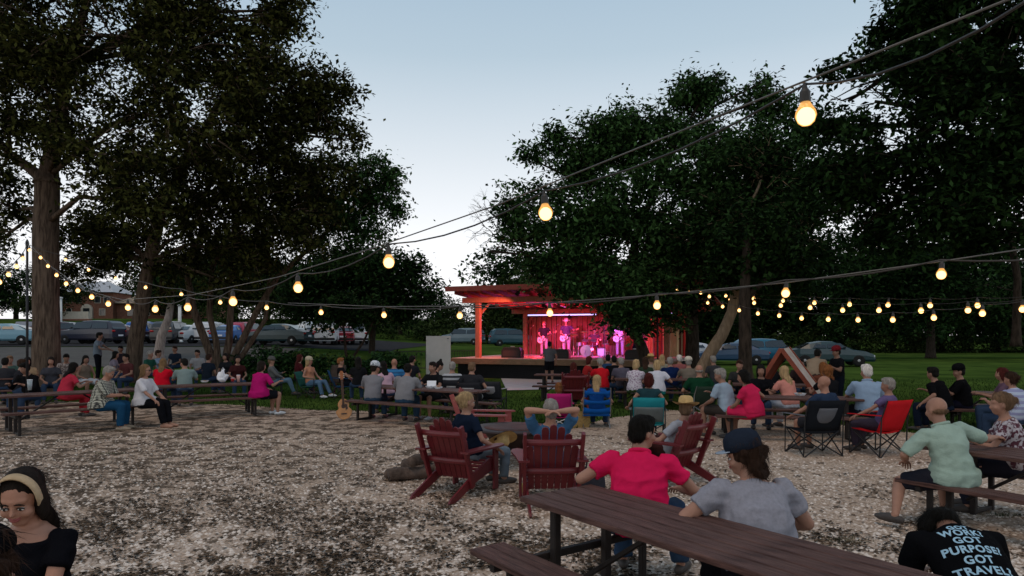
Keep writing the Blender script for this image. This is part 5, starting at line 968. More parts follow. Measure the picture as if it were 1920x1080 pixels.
    if face or Y < 20:
        body.tube([Hc + Mh @ Vector((0, .080, .02)), Hc + Mh @ Vector((0, .094, -.010)), Hc + Mh @ Vector((0, .103, -.026))], [.008, .0095, .0115], 8, dome=True)
        E((0, .078, -.052), (.022, .014, .010))
    # arms
    shl = []; A_T = []; extra = MB()
    named = {'lap': lambda e: (e * .13, .30, seat + .19), 'table': lambda e: (e * .17, .42, .80), 'rest': lambda e: (e * .29, .22, seat + .27), 'down': lambda e: (e * .27, .04, (.86 if pose != 'sit' else seat + .08)), 'knee': lambda e: (e * .15, .40, seat + .17), 'chest': lambda e: (e * .07, .26, pel.z + .28), 'chin': lambda e: (e * .05, .16, pel.z + .52)}
    aw = []
    for i, e in enumerate((-1, 1)):
        S = N - u * .065 + ax * e * sw; t_ = arms[i]; T_ = Vector(named[t_](e)) if isinstance(t_, str) else Vector(t_); E_, T_ = ik(S, T_, .285, .25, poles[i] or (e * .7, -.5, -.8))
        k = (.85 if fem else 1.) * (1 + (f - 1) * .5); body.tube([S - ax * e * .03, S, S.lerp(E_, .5), E_], [.05 * k, .052 * k, .045 * k, .037 * k], 10, dome=True); body.tube([E_, E_.lerp(T_, .3), T_], [.039 * k, .041 * k, .026 * k], 10, dome=True)
        d = (T_ - E_).normalized(); pn = Vector((0, 0, -1)) if abs(d.z) < .8 else Vector((-e, 0, 0)); w = d.cross(pn).normalized(); hM = Matrix((w, d, w.cross(d))).transposed()
        body.ell(T_ + d * .045, (.040 * k, .052, .020), 10, 8, hM)
        if Y < 20 or pose != 'sit': fingers(extra, T_, d, pn, 1.0 * k ** .5, e, curl, 6 if Y < 9 else 5)
        shl.append((S, E_, k)); aw.append((T_, d))
    # legs
    Lg = []
    for i, e in enumerate((-1, 1)):
        hip = pel + Vector((e * .095, 0, -.02)); L_ = legs[i] if legs else None
        if pose == 'sit': kn = Vector(L_[0]) if L_ else Vector((e * .14, .42, seat + .07)); an = Vector(L_[1]) if L_ else Vector((e * .14, .40, .085))
        else: an = Vector(L_[1]) if L_ else Vector((e * .12, .02 * e, .09)); kn = Vector(L_[0]) if L_ else Vector((e * .115, .03, .50))
        kd = (kn - hip); kn = hip + kd.normalized() * .43; ad = an - kn; an = kn + ad.normalized() * min(.44, max(.3, ad.length))
        k = (1 + (f - 1) * .7); body.tube([hip, hip.lerp(kn, .5), kn], [.09 * k, .078 * k, .056 * k], 12, dome=True); body.tube([kn, kn.lerp(an, .3), an], [.055 * k, .056 * k, .036], 10, dome=True)
        fwd = Vector((kn.x - hip.x, kn.y - hip.y, 0)) if pose == 'sit' else Vector((e * .15, 1, 0)); fwd = fwd.normalized() if fwd.length > .05 else Vector((0, 1, 0)); fwd = (fwd + Vector((0, .3, 0))).normalized()
        toe = an + fwd * .15 - Vector((0, 0, .045)); body.tube([an - Vector((0, 0, .03)), an.lerp(toe, .6) - Vector((0, 0, .012)), toe], [(.036, .04), (.042, .032), (.038, .02)], 10, dome=True); Lg.append((hip, kn, an, toe, fwd, k))
    root = blob(name, body, M_s, None, vox, 0, extra=extra); root.location = (x, Y, z0); root.rotation_euler = (0, 0, R(rz)); root.scale = (s, s, s); tag(root, label, 'person', group)
    # shirt
    if shirt:
        sh = MB(); torso(sh, .015, lo=-.10 if hem < 0 else 0, hi=.92 if open_collar else .93, n=20)
        if not open_collar: sh.tube([bend(.85), bend(.93), N - u * .0], [(sw * .95 + .015, .108), (sw * .66 + .012, .094), (.082, .078)], 18, side=ax)
        if fem:
            for e in (-1, 1): sh.ell(bend(.66) + ax * e * .072 + fw * .074, (.074, .074, .07))
        if hem < -.05: sh.tube([pel + Vector((0, 0, .08)), pel + Vector((0, .02, -.06))], [(hipw * f + .035, .165 * fd), (hipw * f + .052, .185 * fd)], 18, side=px_)
        for (S, E_, k), e in zip(shl, (-1, 1)):
            if sleeve > 0:
                t1 = min(1, sleeve); fl = .012 if sleeve >= 1 else .020; P_ = [S - ax * e * .05, S, S.lerp(E_, t1 * .5), S.lerp(E_, t1)]; sh.tube(P_, [.060 * k, .066 * k, .052 * k + fl * .7, .044 * k + fl], 14)
                if sleeve > 1: T_ = aw[0 if e < 0 else 1][0]; sh.tube([E_, E_.lerp(T_, .4), E_.lerp(T_, min(.95, sleeve - 1))], [.050 * k, .049 * k, .042 * k], 12, dome=False); sh.ell(E_, .052 * k, 10, 8)
        sho = blob('shirt', sh, shirt, root, vox, amp)
        if collar:
            cn = N - u * .004; obj('collar', MB().tube([cn + (ax * math.cos(a) * .082 + fw * math.sin(a) * .080) + u * (.012 - .012 * math.sin(a)) for a in np.linspace(.5 * math.pi + .35, 2.5 * math.pi - .35, 18)], [(.007, .015)] * 18, 8, side=[(-(ax * math.cos(a) + fw * math.sin(a))) for a in np.linspace(.5 * math.pi + .35, 2.5 * math.pi - .35, 18)]), shirt, sho, True)
    if pants:
        tr = MB(); tr.tube([pel + Vector((0, -.02 if pose == 'sit' else 0, -.10)), pel, bend(.18)], [(hipw * f + .004, .13 * fd), (hipw * f + .002, .131 * fd), (hipw * f + .0, .123 * fd)], 18, side=px_)
        for hip, kn, an, toe, fwd, k in Lg:
            if pant == 'short': tr.tube([hip, hip.lerp(kn, .5), hip.lerp(kn, .9)], [.103 * k, .094 * k, .084 * k], 14)
            elif pant == 'dress': tr.tube([hip, hip.lerp(kn, .5), hip.lerp(kn, 1.0)], [.11 * k, .105 * k, .09 * k], 14); tr.ell(hip.lerp(kn, .6) * .7 + Lg[0][0].lerp(Lg[0][1], .6) * .15 + Lg[1][0].lerp(Lg[1][1], .6) * .15, (.12, .16, .06))
            else: tr.tube([hip, hip.lerp(kn, .5), kn], [.10 * k, .088 * k, .067 * k], 14, dome=True); q = .97 if pant == 'long' else .55; tr.tube([kn, kn.lerp(an, .35), kn.lerp(an, q)], [.067 * k, .066 * k, .058 * k], 12)
        blob('trousers' if pant == 'long' else 'dress_skirt' if pant == 'dress' else 'shorts', tr, pants, root, vox, amp)
    if shoes and (pose != 'sit' or Y > 5):
        m_sh = mat('shoe %s' % str(shoes), shoes, .6, .15, 8)
        for hip, kn, an, toe, fwd, k in Lg:
            a_ = an - fwd * .05 - Vector((0, 0, .045)); t_ = toe + fwd * .035 - Vector((0, 0, .0)); obj('shoe', MB().tube([a_, an.lerp(toe, .4) - Vector((0, 0, .022)), toe - Vector((0, 0, .002)), t_], [(.036, .036), (.046, .05), (.047, .034), (.03, .022)], 12, side=fwd.cross(Vector((0, 0, 1))), dome=True), m_sh, root, True)
    # hair
    hst, hcol = hair; hv = max(.009, vox * .7) if Y > 6 else .0065; X_ = lambda c: Hc + Mh @ (Vector(c) * hs)
    if hst != 'bald' and not (hst == 'hidden'):
        hb = MB(); hm = hairmat(hcol, HC[hcol]); Q = lambda c, r: hb.ell(X_(c), tuple(q * hs for q in r), 16, 12, Mh)
        if hst == 'fringe_bald': Q((0, -.036, -.012), (.0785, .071, .034))
        else:
            Q((0, -.022 - (.006 if face and fem else 0), .042 + (.010 if face and fem else 0)), (.082, .098, .088 - (.008 if face and fem else 0))); Q((0, -.050, -.005), (.076, .062, .075))
            if hst == 'short': Q((0, .03, .09), (.06, .055, .038))
            if hst in ('bob', 'long', 'mid'):
                for e in (-1, 1): Q((e * .066, -.02, -.02), (.024, .05, .085 if hst == 'bob' else .1))
                Q((0, -.062, -.055), (.08, .05, .09))
            if hst == 'curly':
                rr = random.Random(int(abs(x) * 50))
                for k in range(26): a, b = rr.uniform(0, 6.3), rr.uniform(-.8, 1.4); Q((math.cos(a) * math.cos(b) * .085, -.03 + math.sin(a) * math.cos(b) * .085 - .01, .03 + math.sin(b) * .08), (.028, .028, .028))
                if rr.random() < 2:
                    for k in range(16): Q((rr.uniform(-.08, .08), -.06 + rr.uniform(-.03, .02), rr.uniform(-.13, -.01)), (.03, .03, .03))
            if hst in ('long', 'mid'):
                L_ = .20 if hst == 'long' else .10; b0_ = X_((0, -.055, -.08)); back = -fw; p1 = N + back * .095 - u * .02; p2 = N + back * .125 - u * L_
                hb.tube([X_((0, -.045, .02)), b0_, p1, p2], [(.08, .06), (.085, .05), (.085, .038), (.06, .02)], 14, side=Mh @ Vector((1, 0, 0)))
            if hst == 'bun': Q((0, -.125, .03), (.038, .036, .038)); Q((0, -.10, .02), (.05, .04, .04))
            if hst == 'pony': Q((0, -.115, .02), (.03, .04, .03)); hb.tube([X_((0, -.12, .01)), X_((0, -.15, -.04)), X_((0, -.13, -.13))], [(.028, .028), (.032, .03), (.012, .012)], 10)
            if hst == 'topbun': Q((0, -.05, .15), (.035, .035, .035))
        blob('hair', hb, hm, root, hv, .003 if (face and fem) else .008 if Y < 18 else .004, 42 if Y < 6 else 30); STR.append((len(JOBS) - 1, 1400 if Y < 6 else 260 if Y < 16 else 0, .022 if hst in ('short', 'fringe_bald') else .06, Hc.copy(), Mh.copy(), hst in ('short', 'fringe_bald'), -.06 if hat and hat[0] == 'band' else 0))
    if hat:
        kd, col = hat[0], hat[1]; hm = mat('hat %s' % str(col), col, .95, .12, 12, .3, 90, .02) if not isinstance(col, bpy.types.Material) else col
        Mx = Mh @ Matrix.Scale(hs, 3)
        if kd == 'cap':
            dome = MB().lathe([(.095, -.01), (.097, .03), (.089, .07), (.062, .100), (.02, .113), (.002, .114), (.002, .11), (.05, .095), (.088, .03), (.09, -.01)], n=22); dome.v = [(a, b * 1.14, c) for a, b, c in dome.v]
            br = MB(); o_ = [(-.07, .07), (-.066, .12), (-.04, .155), (0, .168), (.04, .155), (.066, .12), (.07, .07)]; br.add([(a, b, c - (abs(a) * 3) ** 2 * .12) for c in (.002, .008) for a, b in o_], [tuple(range(7)), tuple(range(13, 6, -1))] + [(i, 7 + i, 7 + (i + 1) % 7, (i + 1) % 7) for i in range(7)])
            flip = Matrix.Rotation(R(180 if len(hat) > 2 and hat[2] == 'back' else 0), 3, 'Z') @ Matrix.Rotation(R(-6), 3, 'X')
            for mb_ in (dome, br): mb_.v = [tuple(Hc + Mx @ (flip @ Vector(p) + Vector((0, -.012, .052)))) for p in mb_.v]
            c_ = obj('cap', dome, hm, root, True); obj('brim', br, hat[3] if len(hat) > 3 else hm, c_, True)
        elif kd == 'straw': obj('hat', hat_mb(Hc + Mh @ Vector((0, -.015, .062)), Mx @ Matrix.Rotation(R(-8), 3, 'X'), r=.092, brim=.165), hm, root, True)
        elif kd == 'beret': obj('beret', MB().ell(Hc + Mh @ Vector((0, -.02, .085)), (.092, .10, .062), 20, 12, Mh @ Matrix.Rotation(R(8), 3, 'Y')), hm, root, True)
        elif kd == 'band':
            pts = [Hc + Mx @ Vector((math.cos(a) * .0875, -.004 + math.sin(a) * -.02 + .012, .032 + math.sin(a) * .102)) for a in np.linspace(-.25, math.pi + .25, 26)]; obj('headband', MB().tube(pts, [(.007, .024)] * 26, 10, side=Mh @ Vector((0, 0, 1)) if False else None), hm, root, True) if False else None
            vs = []; n_ = 26
            for dy in (-.022, .022):
                for q in (0, .006):
                    for a in np.linspace(-.45, math.pi + .45, n_): rr = 1 + q * 11; vs.append(tuple(Hc + Mx @ Vector((math.cos(a) * .0835 * rr, .030 + dy - max(0, -math.sin(a)) * .04, .028 + math.sin(a) * .0995 * rr))))
            fs = []
            for i in range(n_ - 1): fs += [(n_ + i, n_ + i + 1, 3 * n_ + i + 1, 3 * n_ + i), (i + 1, i, 2 * n_ + i, 2 * n_ + i + 1), (i, i + 1, n_ + i + 1, n_ + i), (2 * n_ + i + 1, 2 * n_ + i, 3 * n_ + i, 3 * n_ + i + 1)]
            obj('headband', MB().add(vs, fs), hm, root, True)
    if face:
        ew = mat('eye white', (.6, .58, .55), .3, .03, 3); ed = mat('iris', (.03, .02, .015), .2, .1, 3); lip = mat('lips', (.30, .08, .07), .45, .1, 6); brow = hairmat(hcol if HC.get(hcol) else 'grey', HC[hcol] or HC['grey'])
        for e in (-1, 1):
            c = X_((e * .031, .0755, -.002)); ey = obj('eye', MB().ell(c, (.0155, .009, .0075), 12, 8, Mh), ew, root, True); obj('iris', MB().ell(c + Mh @ Vector((0, .0065, -.001)), (.0068, .004, .0068), 10, 6, Mh), ed, ey, True)
            obj('eyelid', MB().tube([c + Mh @ Vector((q * .017, .0075 - abs(q) * .005, .0075 - q * q * .006)) for q in (-1, -.5, 0, .5, 1)], [.0022, .0036, .004, .0036, .0022], 6), ed, root, True)
            obj('eyebrow', MB().tube([X_((e * .031 + q * .021, .0865 - (q * e + .2) ** 2 * .004, .0245 - (q * e + .1) ** 2 * .006)) for q in (-1, -.3, .4, 1)], [.002, .004, .0036, .0015], 6), brow, root, True)
        for zz, r in ((-.0485, .0048), (-.0565, .0058)): obj('lip', MB().tube([X_((q * .024, .0895 - q * q * .012, zz + (abs(q) ** 2) * .005)) for q in (-1, -.5, 0, .5, 1)], [.0015, r, r * 1.1, r, .0015], 8), lip, root, True)
        E_ = None
    if glasses:
        g = MB()
        for e in (-1, 1): g.ell(X_((e * .033, .090, .0)), (.024, .006, .018), 12, 8, Mh); g.tube([X_((e * .055, .085, .004)), X_((e * .080, 0, .0))], .0035, 5)
        obj('sunglasses', g.tube([X_((-.03, .094, .006)), X_((.03, .094, .006))], .003, 5), M_blk, root, True)
    root['_hc'] = tuple(Hc); return root
def pattern(name, base, dark, kind, sc=26.):
    m = bpy.data.materials.new(name); m.use_nodes = True; n = m.node_tree.nodes; l = m.node_tree.links; b = n['Principled BSDF']; b.inputs['Roughness'].default_value = .85
    t = n.new('ShaderNodeTexCoord'); P = t.outputs['Object']
    if kind == 'plaid':
        w = []
        for dr in ('X', 'Z'):
            q = n.new('ShaderNodeTexWave'); q.bands_direction = dr; q.inputs['Scale'].default_value = sc / 6; q.inputs['Distortion'].default_value = .6; l.new(P, q.inputs[0]); w.append(q.outputs[0])
        mu = n.new('ShaderNodeMath'); mu.operation = 'ADD'; l.new(w[0], mu.inputs[0]); l.new(w[1], mu.inputs[1]); src = mu.outputs[0]; pos = (.75, 1.05)
    elif kind == 'stripe':
        q = n.new('ShaderNodeTexWave'); q.bands_direction = 'Z'; q.inputs['Scale'].default_value = sc / 6; l.new(P, q.inputs[0]); src = q.outputs[0]; pos = (.45, .55)
    else:
        q = n.new('ShaderNodeTexNoise'); q.inputs['Scale'].default_value = sc; q.inputs['Detail'].default_value = 3; l.new(P, q.inputs[0]); src = q.outputs[0]; pos = (.46, .54) if kind == 'blot' else (.52, .6)
    r = n.new('ShaderNodeValToRGB'); l.new(src, r.inputs[0]); r.color_ramp.elements[0].position, r.color_ramp.elements[1].position = pos; r.color_ramp.elements[0].color = (*base, 1); r.color_ramp.elements[1].color = (*dark, 1)
    l.new(r.outputs[0], b.inputs['Base Color']); return m
def pp(label, px, Y, rz, **k): return person(label, PX(px, Y), Y, rz, **k)
GREYT = (.20, .195, .21)
# --- foreground
FN, FA = dn, da   # bench side and length of the near table
pink = person('man in a bright pink-red polo shirt on the near bench, turning to his neighbour', .96, 5.2, -8, seat=.39, s=1.02, lean=15, side=2, twist=-4, turn=-52, pitch=6, arms=((-.28, .24, .82), (.34, .34, .66)), poles=((-1, -.6, -.5), (.7, -.4, -.5)), shirt=(.66, .014, .085), collar=True, hair=('short', 'black'), pants=(.03, .055, .10), fat=1.30, face=True, legs=(((-.10, .44, .5), (-.1, .38, .085)), ((.30, .36, .5), (.34, .30, .085))))
grey = person('long-haired man in a heather grey tee and dark cap on the near bench', 1.56, 4.30, 4, seat=.38, s=1.01, lean=15, side=0, twist=4, turn=58, pitch=12, arms=((-.26, .28, .78), (.26, .36, .62)), poles=((-1, -.5, -.5), (.7, -.4, -.5)), shirt=mat('heather grey jersey', (.26, .255, .29), .85, .10, 40, .25, 120, .1), hair=('curly', 'brown'), hat=('cap', (.018, .024, .038), 'front', mat('pale brim', (.28, .34, .42), .8, .1, 9)), pants=(.012, .012, .016), fat=1.42, face=True)
w1 = person('smiling dark-haired woman in a black top and cream headband', -2.10, 3.0, 176, seat=.575, s=.92, lean=4, twist=6, turn=8, pitch=20, arms=('table', (.32, .12, .52)), poles=(None, (1, -.5, -.2)), shirt=(.006, .006, .008), sleeve=.5, hair=('mid', 'dark'), hat=('band', (.50, .36, .22)), pants=(.01, .01, .012), sex='f', face=True, red=.3, sk=1.1, vox=.008, open_collar=True)
w2 = person('brown-haired person in a black beret seen from behind, facing the headband woman', -1.50, 1.80, 8, seat=.52, s=.98, lean=12, turn=0, pitch=10, arms=('table', 'table'), shirt=(.008, .008, .009), hair=('curly', 'brown'), hat=('beret', (.006, .006, .007)), pants=(.01, .01, .012), sex='f', vox=.01)
txt = person('person hunched forward in a black tee with pale blue lettering on the back', 2.47, 3.5, -6, seat=.40, s=.98, lean=52, side=-2, pitch=118, arms=((-.1, .6, .5), (.12, .6, .5)), shirt=(.005, .005, .006), hair=('bob', 'black'), pants=(.008, .008, .01), fat=1.2, sk=.6, amp=.003, vox=.012)
bl = person('blonde woman in a navy tee sitting sideways in the red garden chair', -.50, 8.62, -52, seat=.36, s=.98, lean=-12, twist=0, turn=-12, pitch=6, arms=('down', (.32, .15, .52)), shirt=(.010, .016, .032), hair=('bun', 'blonde'), pants=(.13, .16, .19), sex='f', fat=1.05, face=True)
hb = person('man with both hands clasped behind his head in the red garden chair', .43, 7.98, 4, seat=.33, s=1.0, lean=-20, pitch=-2, arms=((-.05, -.37, 1.06), (.05, -.37, 1.06)), poles=((-1, .35, .05), (1, .35, .05)), shirt=(.055, .14, .26), sleeve=.7, hair=('short', 'grey'), pants=(.03, .045, .08), sk=1.15, legs=(((-.16, .42, .5), (-.16, .75, .1)), ((.16, .42, .5), (.16, .75, .1))))
hatm = person('man in a straw hat reclining in the red garden chair near the bench', 2.07, 8.93, 46, seat=.31, s=.95, lean=-25, turn=-70, pitch=4, arms=('rest', 'lap'), shirt=(.35, .36, .4), hair=('short', 'tan'), hat=('straw', M_straw), pants=(.05, .02, .02), pant='short', legs=(((-.2, .42, .58), (-.16, .62, .1)), ((.16, .42, .55), (.3, .5, .1))))
mint = person('bald man in a pale mint shirt on the bench, arm stretched toward his neighbour', 4.36, 6.72, 6, seat=.43, s=1.0, lean=12, side=-8, twist=4, turn=8, pitch=8, arms=((-.30, .30, .62), (.62, .22, .86)), poles=((-1, -.3, -.4), (.3, -.6, -.5)), shirt=mat('mint shirt cloth', (.30, .40, .33), .8, .10, 5, .3, 70), sleeve=.95, collar=True, hair=('fringe_bald', 'tan'), pants=(.02, .02, .028), pant='short', fat=1.15, sk=.95, legs=(((-.30, .28, .42), (-.62, .02, .09)), ((.2, .42, .5), (.2, .4, .085))), hem=-.08)
person('woman in a maroon and white patterned top with her hair in a bun', 5.32, 7.25, 60, seat=.43, s=1.0, lean=8, turn=12, pitch=6, arms=('table', 'table'), shirt=pattern('maroon print', (.42, .38, .40), (.07, .012, .025), 'blot', 22), hair=('bun', 'tan'), pants=(.02, .02, .03), sex='f', fat=1.1)
person('woman in a white and pale blue top at the edge of the lawn', 8.45, 11.4, 20, lean=10, arms=('table', 'table'), shirt=pattern('white blue top', (.40, .46, .58), (.25, .26, .42), 'stripe', 20), hair=('bun', 'brown'), sex='f', fat=1.2)
person('brown-haired woman in dull violet behind the one in white and pale blue', 9.35, 12.9, 60, lean=6, arms=('table', 'table'), shirt=(.12, .07, .10), hair=('long', 'dred'), sex='f', sk=.8)
person('person in black leaning over with one arm resting toward the lawn', PX(1768, 13.4), 13.4, 30, lean=16, side=-4, arms=((-.5, .12, .60), 'table'), shirt=(.006, .006, .007), sleeve=.9, hair=('short', 'black'), pants=(.01, .015, .03), fat=1.25, sk=.75)
person('person in black and a black cap, close beside the other person in black', PX(1806, 13.8), 13.8, 60, lean=6, turn=20, arms=('table', 'table'), shirt=(.006, .006, .007), sleeve=.9, hair=('short', 'black'), hat=('cap', (.006, .006, .007)), pants=(.01, .01, .02), fat=1.2, sk=.75)
# --- right-hand tables
person('man in a pale blue short-sleeved shirt and dark shorts, knee toward the gravel', PX(1358, 12.95), 12.75, 44, lean=14, side=4, turn=24, pitch=12, arms=('knee', 'table'), shirt=(.30, .38, .46), hair=('short', 'grey'), pants=(.045, .035, .03), pant='short', fat=1.1, sk=.75, sleeve=.8)
person('woman in a hot pink dress leaning on one arm on the bench', PX(1412, 12.5), 12.45, 50, lean=14, side=-8, turn=10, pitch=12, arms=((-.16, .42, .53), (.36, .1, .78)), shirt=(.60, .022, .085), hair=('bob', 'black'), pants=fabric('pink dress cloth', (.60, .022, .085)), pant='dress', sex='f', fat=1.28, sk=.8)
person('bald man seated low in the black folding chair', PX(1543, 11.2), 11.15, 28, seat=.40, s=.98, lean=-2, turn=16, pitch=4, arms=((-.42, .32, .60), 'rest'), shirt=(.025, .04, .075), sleeve=.8, hair=('bald', 'bald'), pants=(.03, .03, .035), pant='short', fat=1.1, sk=.95, red=.4)
person('grey-haired woman in muted purple seated in the bright red folding chair', PX(1652, 11.2), 11.1, 42, seat=.38, s=.98, lean=-8, turn=10, arms=((-.55, .30, .60), 'rest'), poles=((-.5, -.7, -.4), None), shirt=(.12, .09, .19), hair=('short', 'grey'), pants=(.05, .04, .06), sex='f', fat=1.1, sk=.85)
person('white-haired man in a light blue shirt, back squarely to the viewer', PX(1624, 12.6), 12.55, -12, lean=6, side=1, turn=18, arms=('table', 'table'), shirt=(.25, .34, .46), collar=True, sleeve=.85, hair=('short', 'white'), pants=(.02, .025, .04), fat=1.2, red=.4, s=1.05)
person('curly brown-haired woman in black behind the bald man', PX(1556, 13.8), 13.8, 10, lean=8, arms=('table', 'table'), shirt=(.010, .010, .012), hair=('curly', 'ginger'), sex='f', sk=.8, fat=1.1)
person('blonde woman in a peach top beside the a-frame board', PX(1482, 13.9), 13.9, 25, lean=16, arms=('table', 'table'), shirt=(.60, .24, .19), hair=('long', 'blonde'), pants=(.45, .46, .5), sex='f', fat=1.1)
person('dark-haired person in black next to the woman in the pink dress', PX(1430, 14.2), 14.3, 160, lean=6, arms=('table', 'table'), shirt=(.008, .008, .010), hair=('mid', 'black'), sex='f', sk=.7)
person('man in a tan shirt bending down behind the a-frame board', PX(1524, 17.3), 17.3, -40, pose='stand', lean=42, pitch=20, arms=((.0, .5, .75), (.2, .5, .75)), shirt=(.30, .22, .15), hair=('short', 'black'), pants=(.06, .035, .03), sk=.6, fat=1.1)
person('person standing in black with a red cap behind the a-frame board', PX(1572, 17.0), 17.0, 100, pose='stand', lean=4, s=.95, arms=('chest', 'chest'), shirt=(.010, .010, .012), hair=('short', 'black'), hat=('cap', (.16, .015, .02)), pants=(.008, .01, .016), sk=.6)
person('grey-haired man in a dark green shirt in the folding chair', PX(1310, 15.3), 15.25, -10, seat=.38, lean=0, arms=('rest', 'rest'), shirt=(.008, .042, .020), hair=('fringe_bald', 'grey'), pants=(.05, .05, .04), fat=1.15, red=.5, sleeve=.8)
person('man in a white cap and khaki shirt, seated beyond the man in green', PX(1292, 18.6), 18.6, -5, lean=8, arms=('table', 'table'), shirt=(.17, .14, .11), hair=('short', 'grey'), hat=('cap', (.6, .54, .44)), fat=1.1)
person('man in navy between the white tee and the khaki shirt', PX(1258, 19.2), 19.2, 5, lean=8, arms=('table', 'table'), shirt=(.008, .02, .075), hair=('short', 'grey'), fat=1.15)
person('woman in a plain white tee and teal shorts, back to the viewer', PX(1233, 17.2), 17.2, -6, lean=10, arms=((-.32, .34, .74), (.34, .30, .74)), shirt=(.58, .58, .64), hair=('bob', 'blonde'), pants=(.015, .18, .17), pant='short', sex='f', fat=1.12)
person('woman in a white floral blouse with a short blonde cut', PX(1190, 17.5), 17.5, -30, lean=10, turn=-16, arms=('table', 'table'), shirt=pattern('floral', (.55, .50, .55), (.22, .12, .2), 'spots', 30), hair=('bob', 'blonde'), pants=(.03, .05, .02), sex='f', fat=1.15)
person('person in a straw sun hat beyond the woman in the white tee', PX(1222, 21), 21, 10, lean=6, shirt=(.3, .25, .2), hair=('short', 'tan'), hat=('straw', M_straw))
person('blond-haired person beyond the woman in the floral blouse', PX(1242, 22), 22, 0, lean=6, shirt=(.32, .30, .24), hair=('mid', 'blonde'), sex='f')
person('person in black before the violet end of the stage', PX(1152, 20.5), 20.5, 0, lean=6, shirt=(.008, .008, .01), hair=('short', 'black'), fat=1.1)
person('grey-haired person in a scarlet top near the stage', PX(1128, 18.6), 18.6, 18, lean=8, side=0, arms=('table', 'table'), shirt=(.55, .012, .02), hair=('short', 'grey'), sex='f', fat=1.2)
person('dark-haired woman in a brick red top facing sideways near the stage', PX(1098, 20.3), 20.3, -80, lean=10, turn=-5, arms=('table', 'table'), shirt=(.30, .02, .02), hair=('bob', 'dred'), sex='f')
person('long-haired person in a maroon top in the dark red garden chair', PX(1074, 18.3), 18.3, 4, seat=.34, lean=-14, arms=('rest', 'rest'), shirt=(.055, .010, .016), hair=('long', 'dred'), pants=(.02, .01, .02), sex='f', fat=1.3)
person('ginger-haired child in a dark top in the low magenta chair', PX(1047, 14.45), 14.4, -2, seat=.25, s=.82, lean=-4, arms=('rest', 'rest'), shirt=(.03, .02, .05), hair=('bob', 'ginger'), sex='f', legs=(((-.14, .4, .42), (-.14, .6, .1)), ((.14, .4, .42), (.14, .6, .1))))
person('blonde woman seated low in the royal blue beach chair', PX(1119, 14.35), 14.3, -14, seat=.27, s=.95, lean=-6, turn=-26, arms=('rest', 'rest'), shirt=(.01, .07, .28), hair=('mid', 'blonde'), sex='f', fat=1.0)
person('woman with dark red bobbed hair in the teal and grey folding chair', PX(1215, 12.7), 12.65, -6, seat=.37, s=.98, lean=-6, arms=((-.36, .22, .58), 'rest'), shirt=(.02, .05, .06), sleeve=.2, hair=('bob', 'dred'), pants=(.02, .02, .03), sex='f')
# --- centre
person('man in a charcoal grey tee with a close crop in the folding chair', PX(884, 16.3), 16.3, -14, seat=.39, lean=2, turn=-10, arms=('rest', 'rest'), shirt=(.026, .026, .03), hair=('short', 'tan'), pants=(.5, .52, .55), pant='short', fat=1.1, legs=(((-.1, .42, .5), (.1, .7, .1)), ((.25, .42, .48), (.45, .62, .1))))
person('grey-haired person in black and white stripes in the folding chair', PX(848, 17), 17.0, 6, seat=.38, lean=0, arms=('rest', 'rest'), shirt=pattern('black white stripe', (.4, .4, .42), (.02, .02, .025), 'stripe', 18), hair=('short', 'grey'))
person('person in black with a topknot looking down before the white board', PX(805, 17.6), 17.6, -70, lean=22, pitch=28, arms=('knee', 'knee'), shirt=(.008, .008, .01), sleeve=1.9, hair=('topbun', 'black'), pants=(.008, .008, .01), sex='f', fat=1.1)
person('man in a grey tee and white patterned cap on the bench', PX(699, 15.35), 15.35, -6, lean=10, turn=-24, pitch=8, arms=('table', 'chin'), shirt=GREYT, hair=('short', 'dark'), hat=('cap', pattern('cap print', (.6, .62, .66), (.15, .18, .22), 'spots', 40)), pants=(.03, .055, .09), fat=1.15, sleeve=.8)
person('broad man in a grey tee with black hair on the bench', PX(759, 14.95), 14.9, -10, lean=12, side=3, pitch=12, arms=('table', 'table'), shirt=(.21, .205, .215), hair=('short', 'black'), pants=(.025, .05, .085), fat=1.25, sleeve=.8)
person('bald man in a bright blue striped shirt beyond the men in grey', PX(739, 18.8), 18.8, 4, seat=.40, lean=2, arms=('rest', 'rest'), shirt=pattern('blue stripe', (.015, .16, .36), (.01, .08, .2), 'stripe', 20), hair=('bald', 'bald'), fat=1.15, red=.5)
person('person in pale pink between the two men in grey', PX(728, 16.7), 16.6, 30, lean=14, side=-6, arms=('table', 'table'), shirt=(.55, .35, .42), hair=('mid', 'black'), sex='f', sk=.8)
person('person in black shorts facing the two men in grey across their table', PX(815, 15.75), 15.85, 150, lean=8, arms=('table', 'table'), shirt=(.012, .012, .014), hair=('short', 'dark'), pants=(.012, .012, .014), pant='short', sk=.8, shoes=(.4, .4, .42))
person('man in a black shirt and pale blue jeans lounging in black by the shrubs', PX(646, 21), 21, -80, seat=.37, lean=-14, arms=('chest', 'lap'), shirt=(.010, .010, .012), hair=('short', 'ginger'), pants=(.012, .014, .02), legs=(((-.14, .42, .5), (-.1, .8, .15)), ((.14, .42, .5), (.1, .8, .15))))
person('woman in a peach top and sun visor leaning back, white shoes', PX(583, 21), 21, -112, seat=.37, lean=-8, turn=8, pitch=-4, arms=('lap', 'rest'), shirt=(.50, .22, .13), sleeve=.2, hair=('mid', 'blonde'), hat=('cap', (.5, .42, .3)), pants=(.10, .17, .26), shoes=(.6, .6, .62), sex='f', legs=(((-.14, .42, .5), (-.1, .68, .1)), ((.14, .42, .5), (.1, .5, .1))))
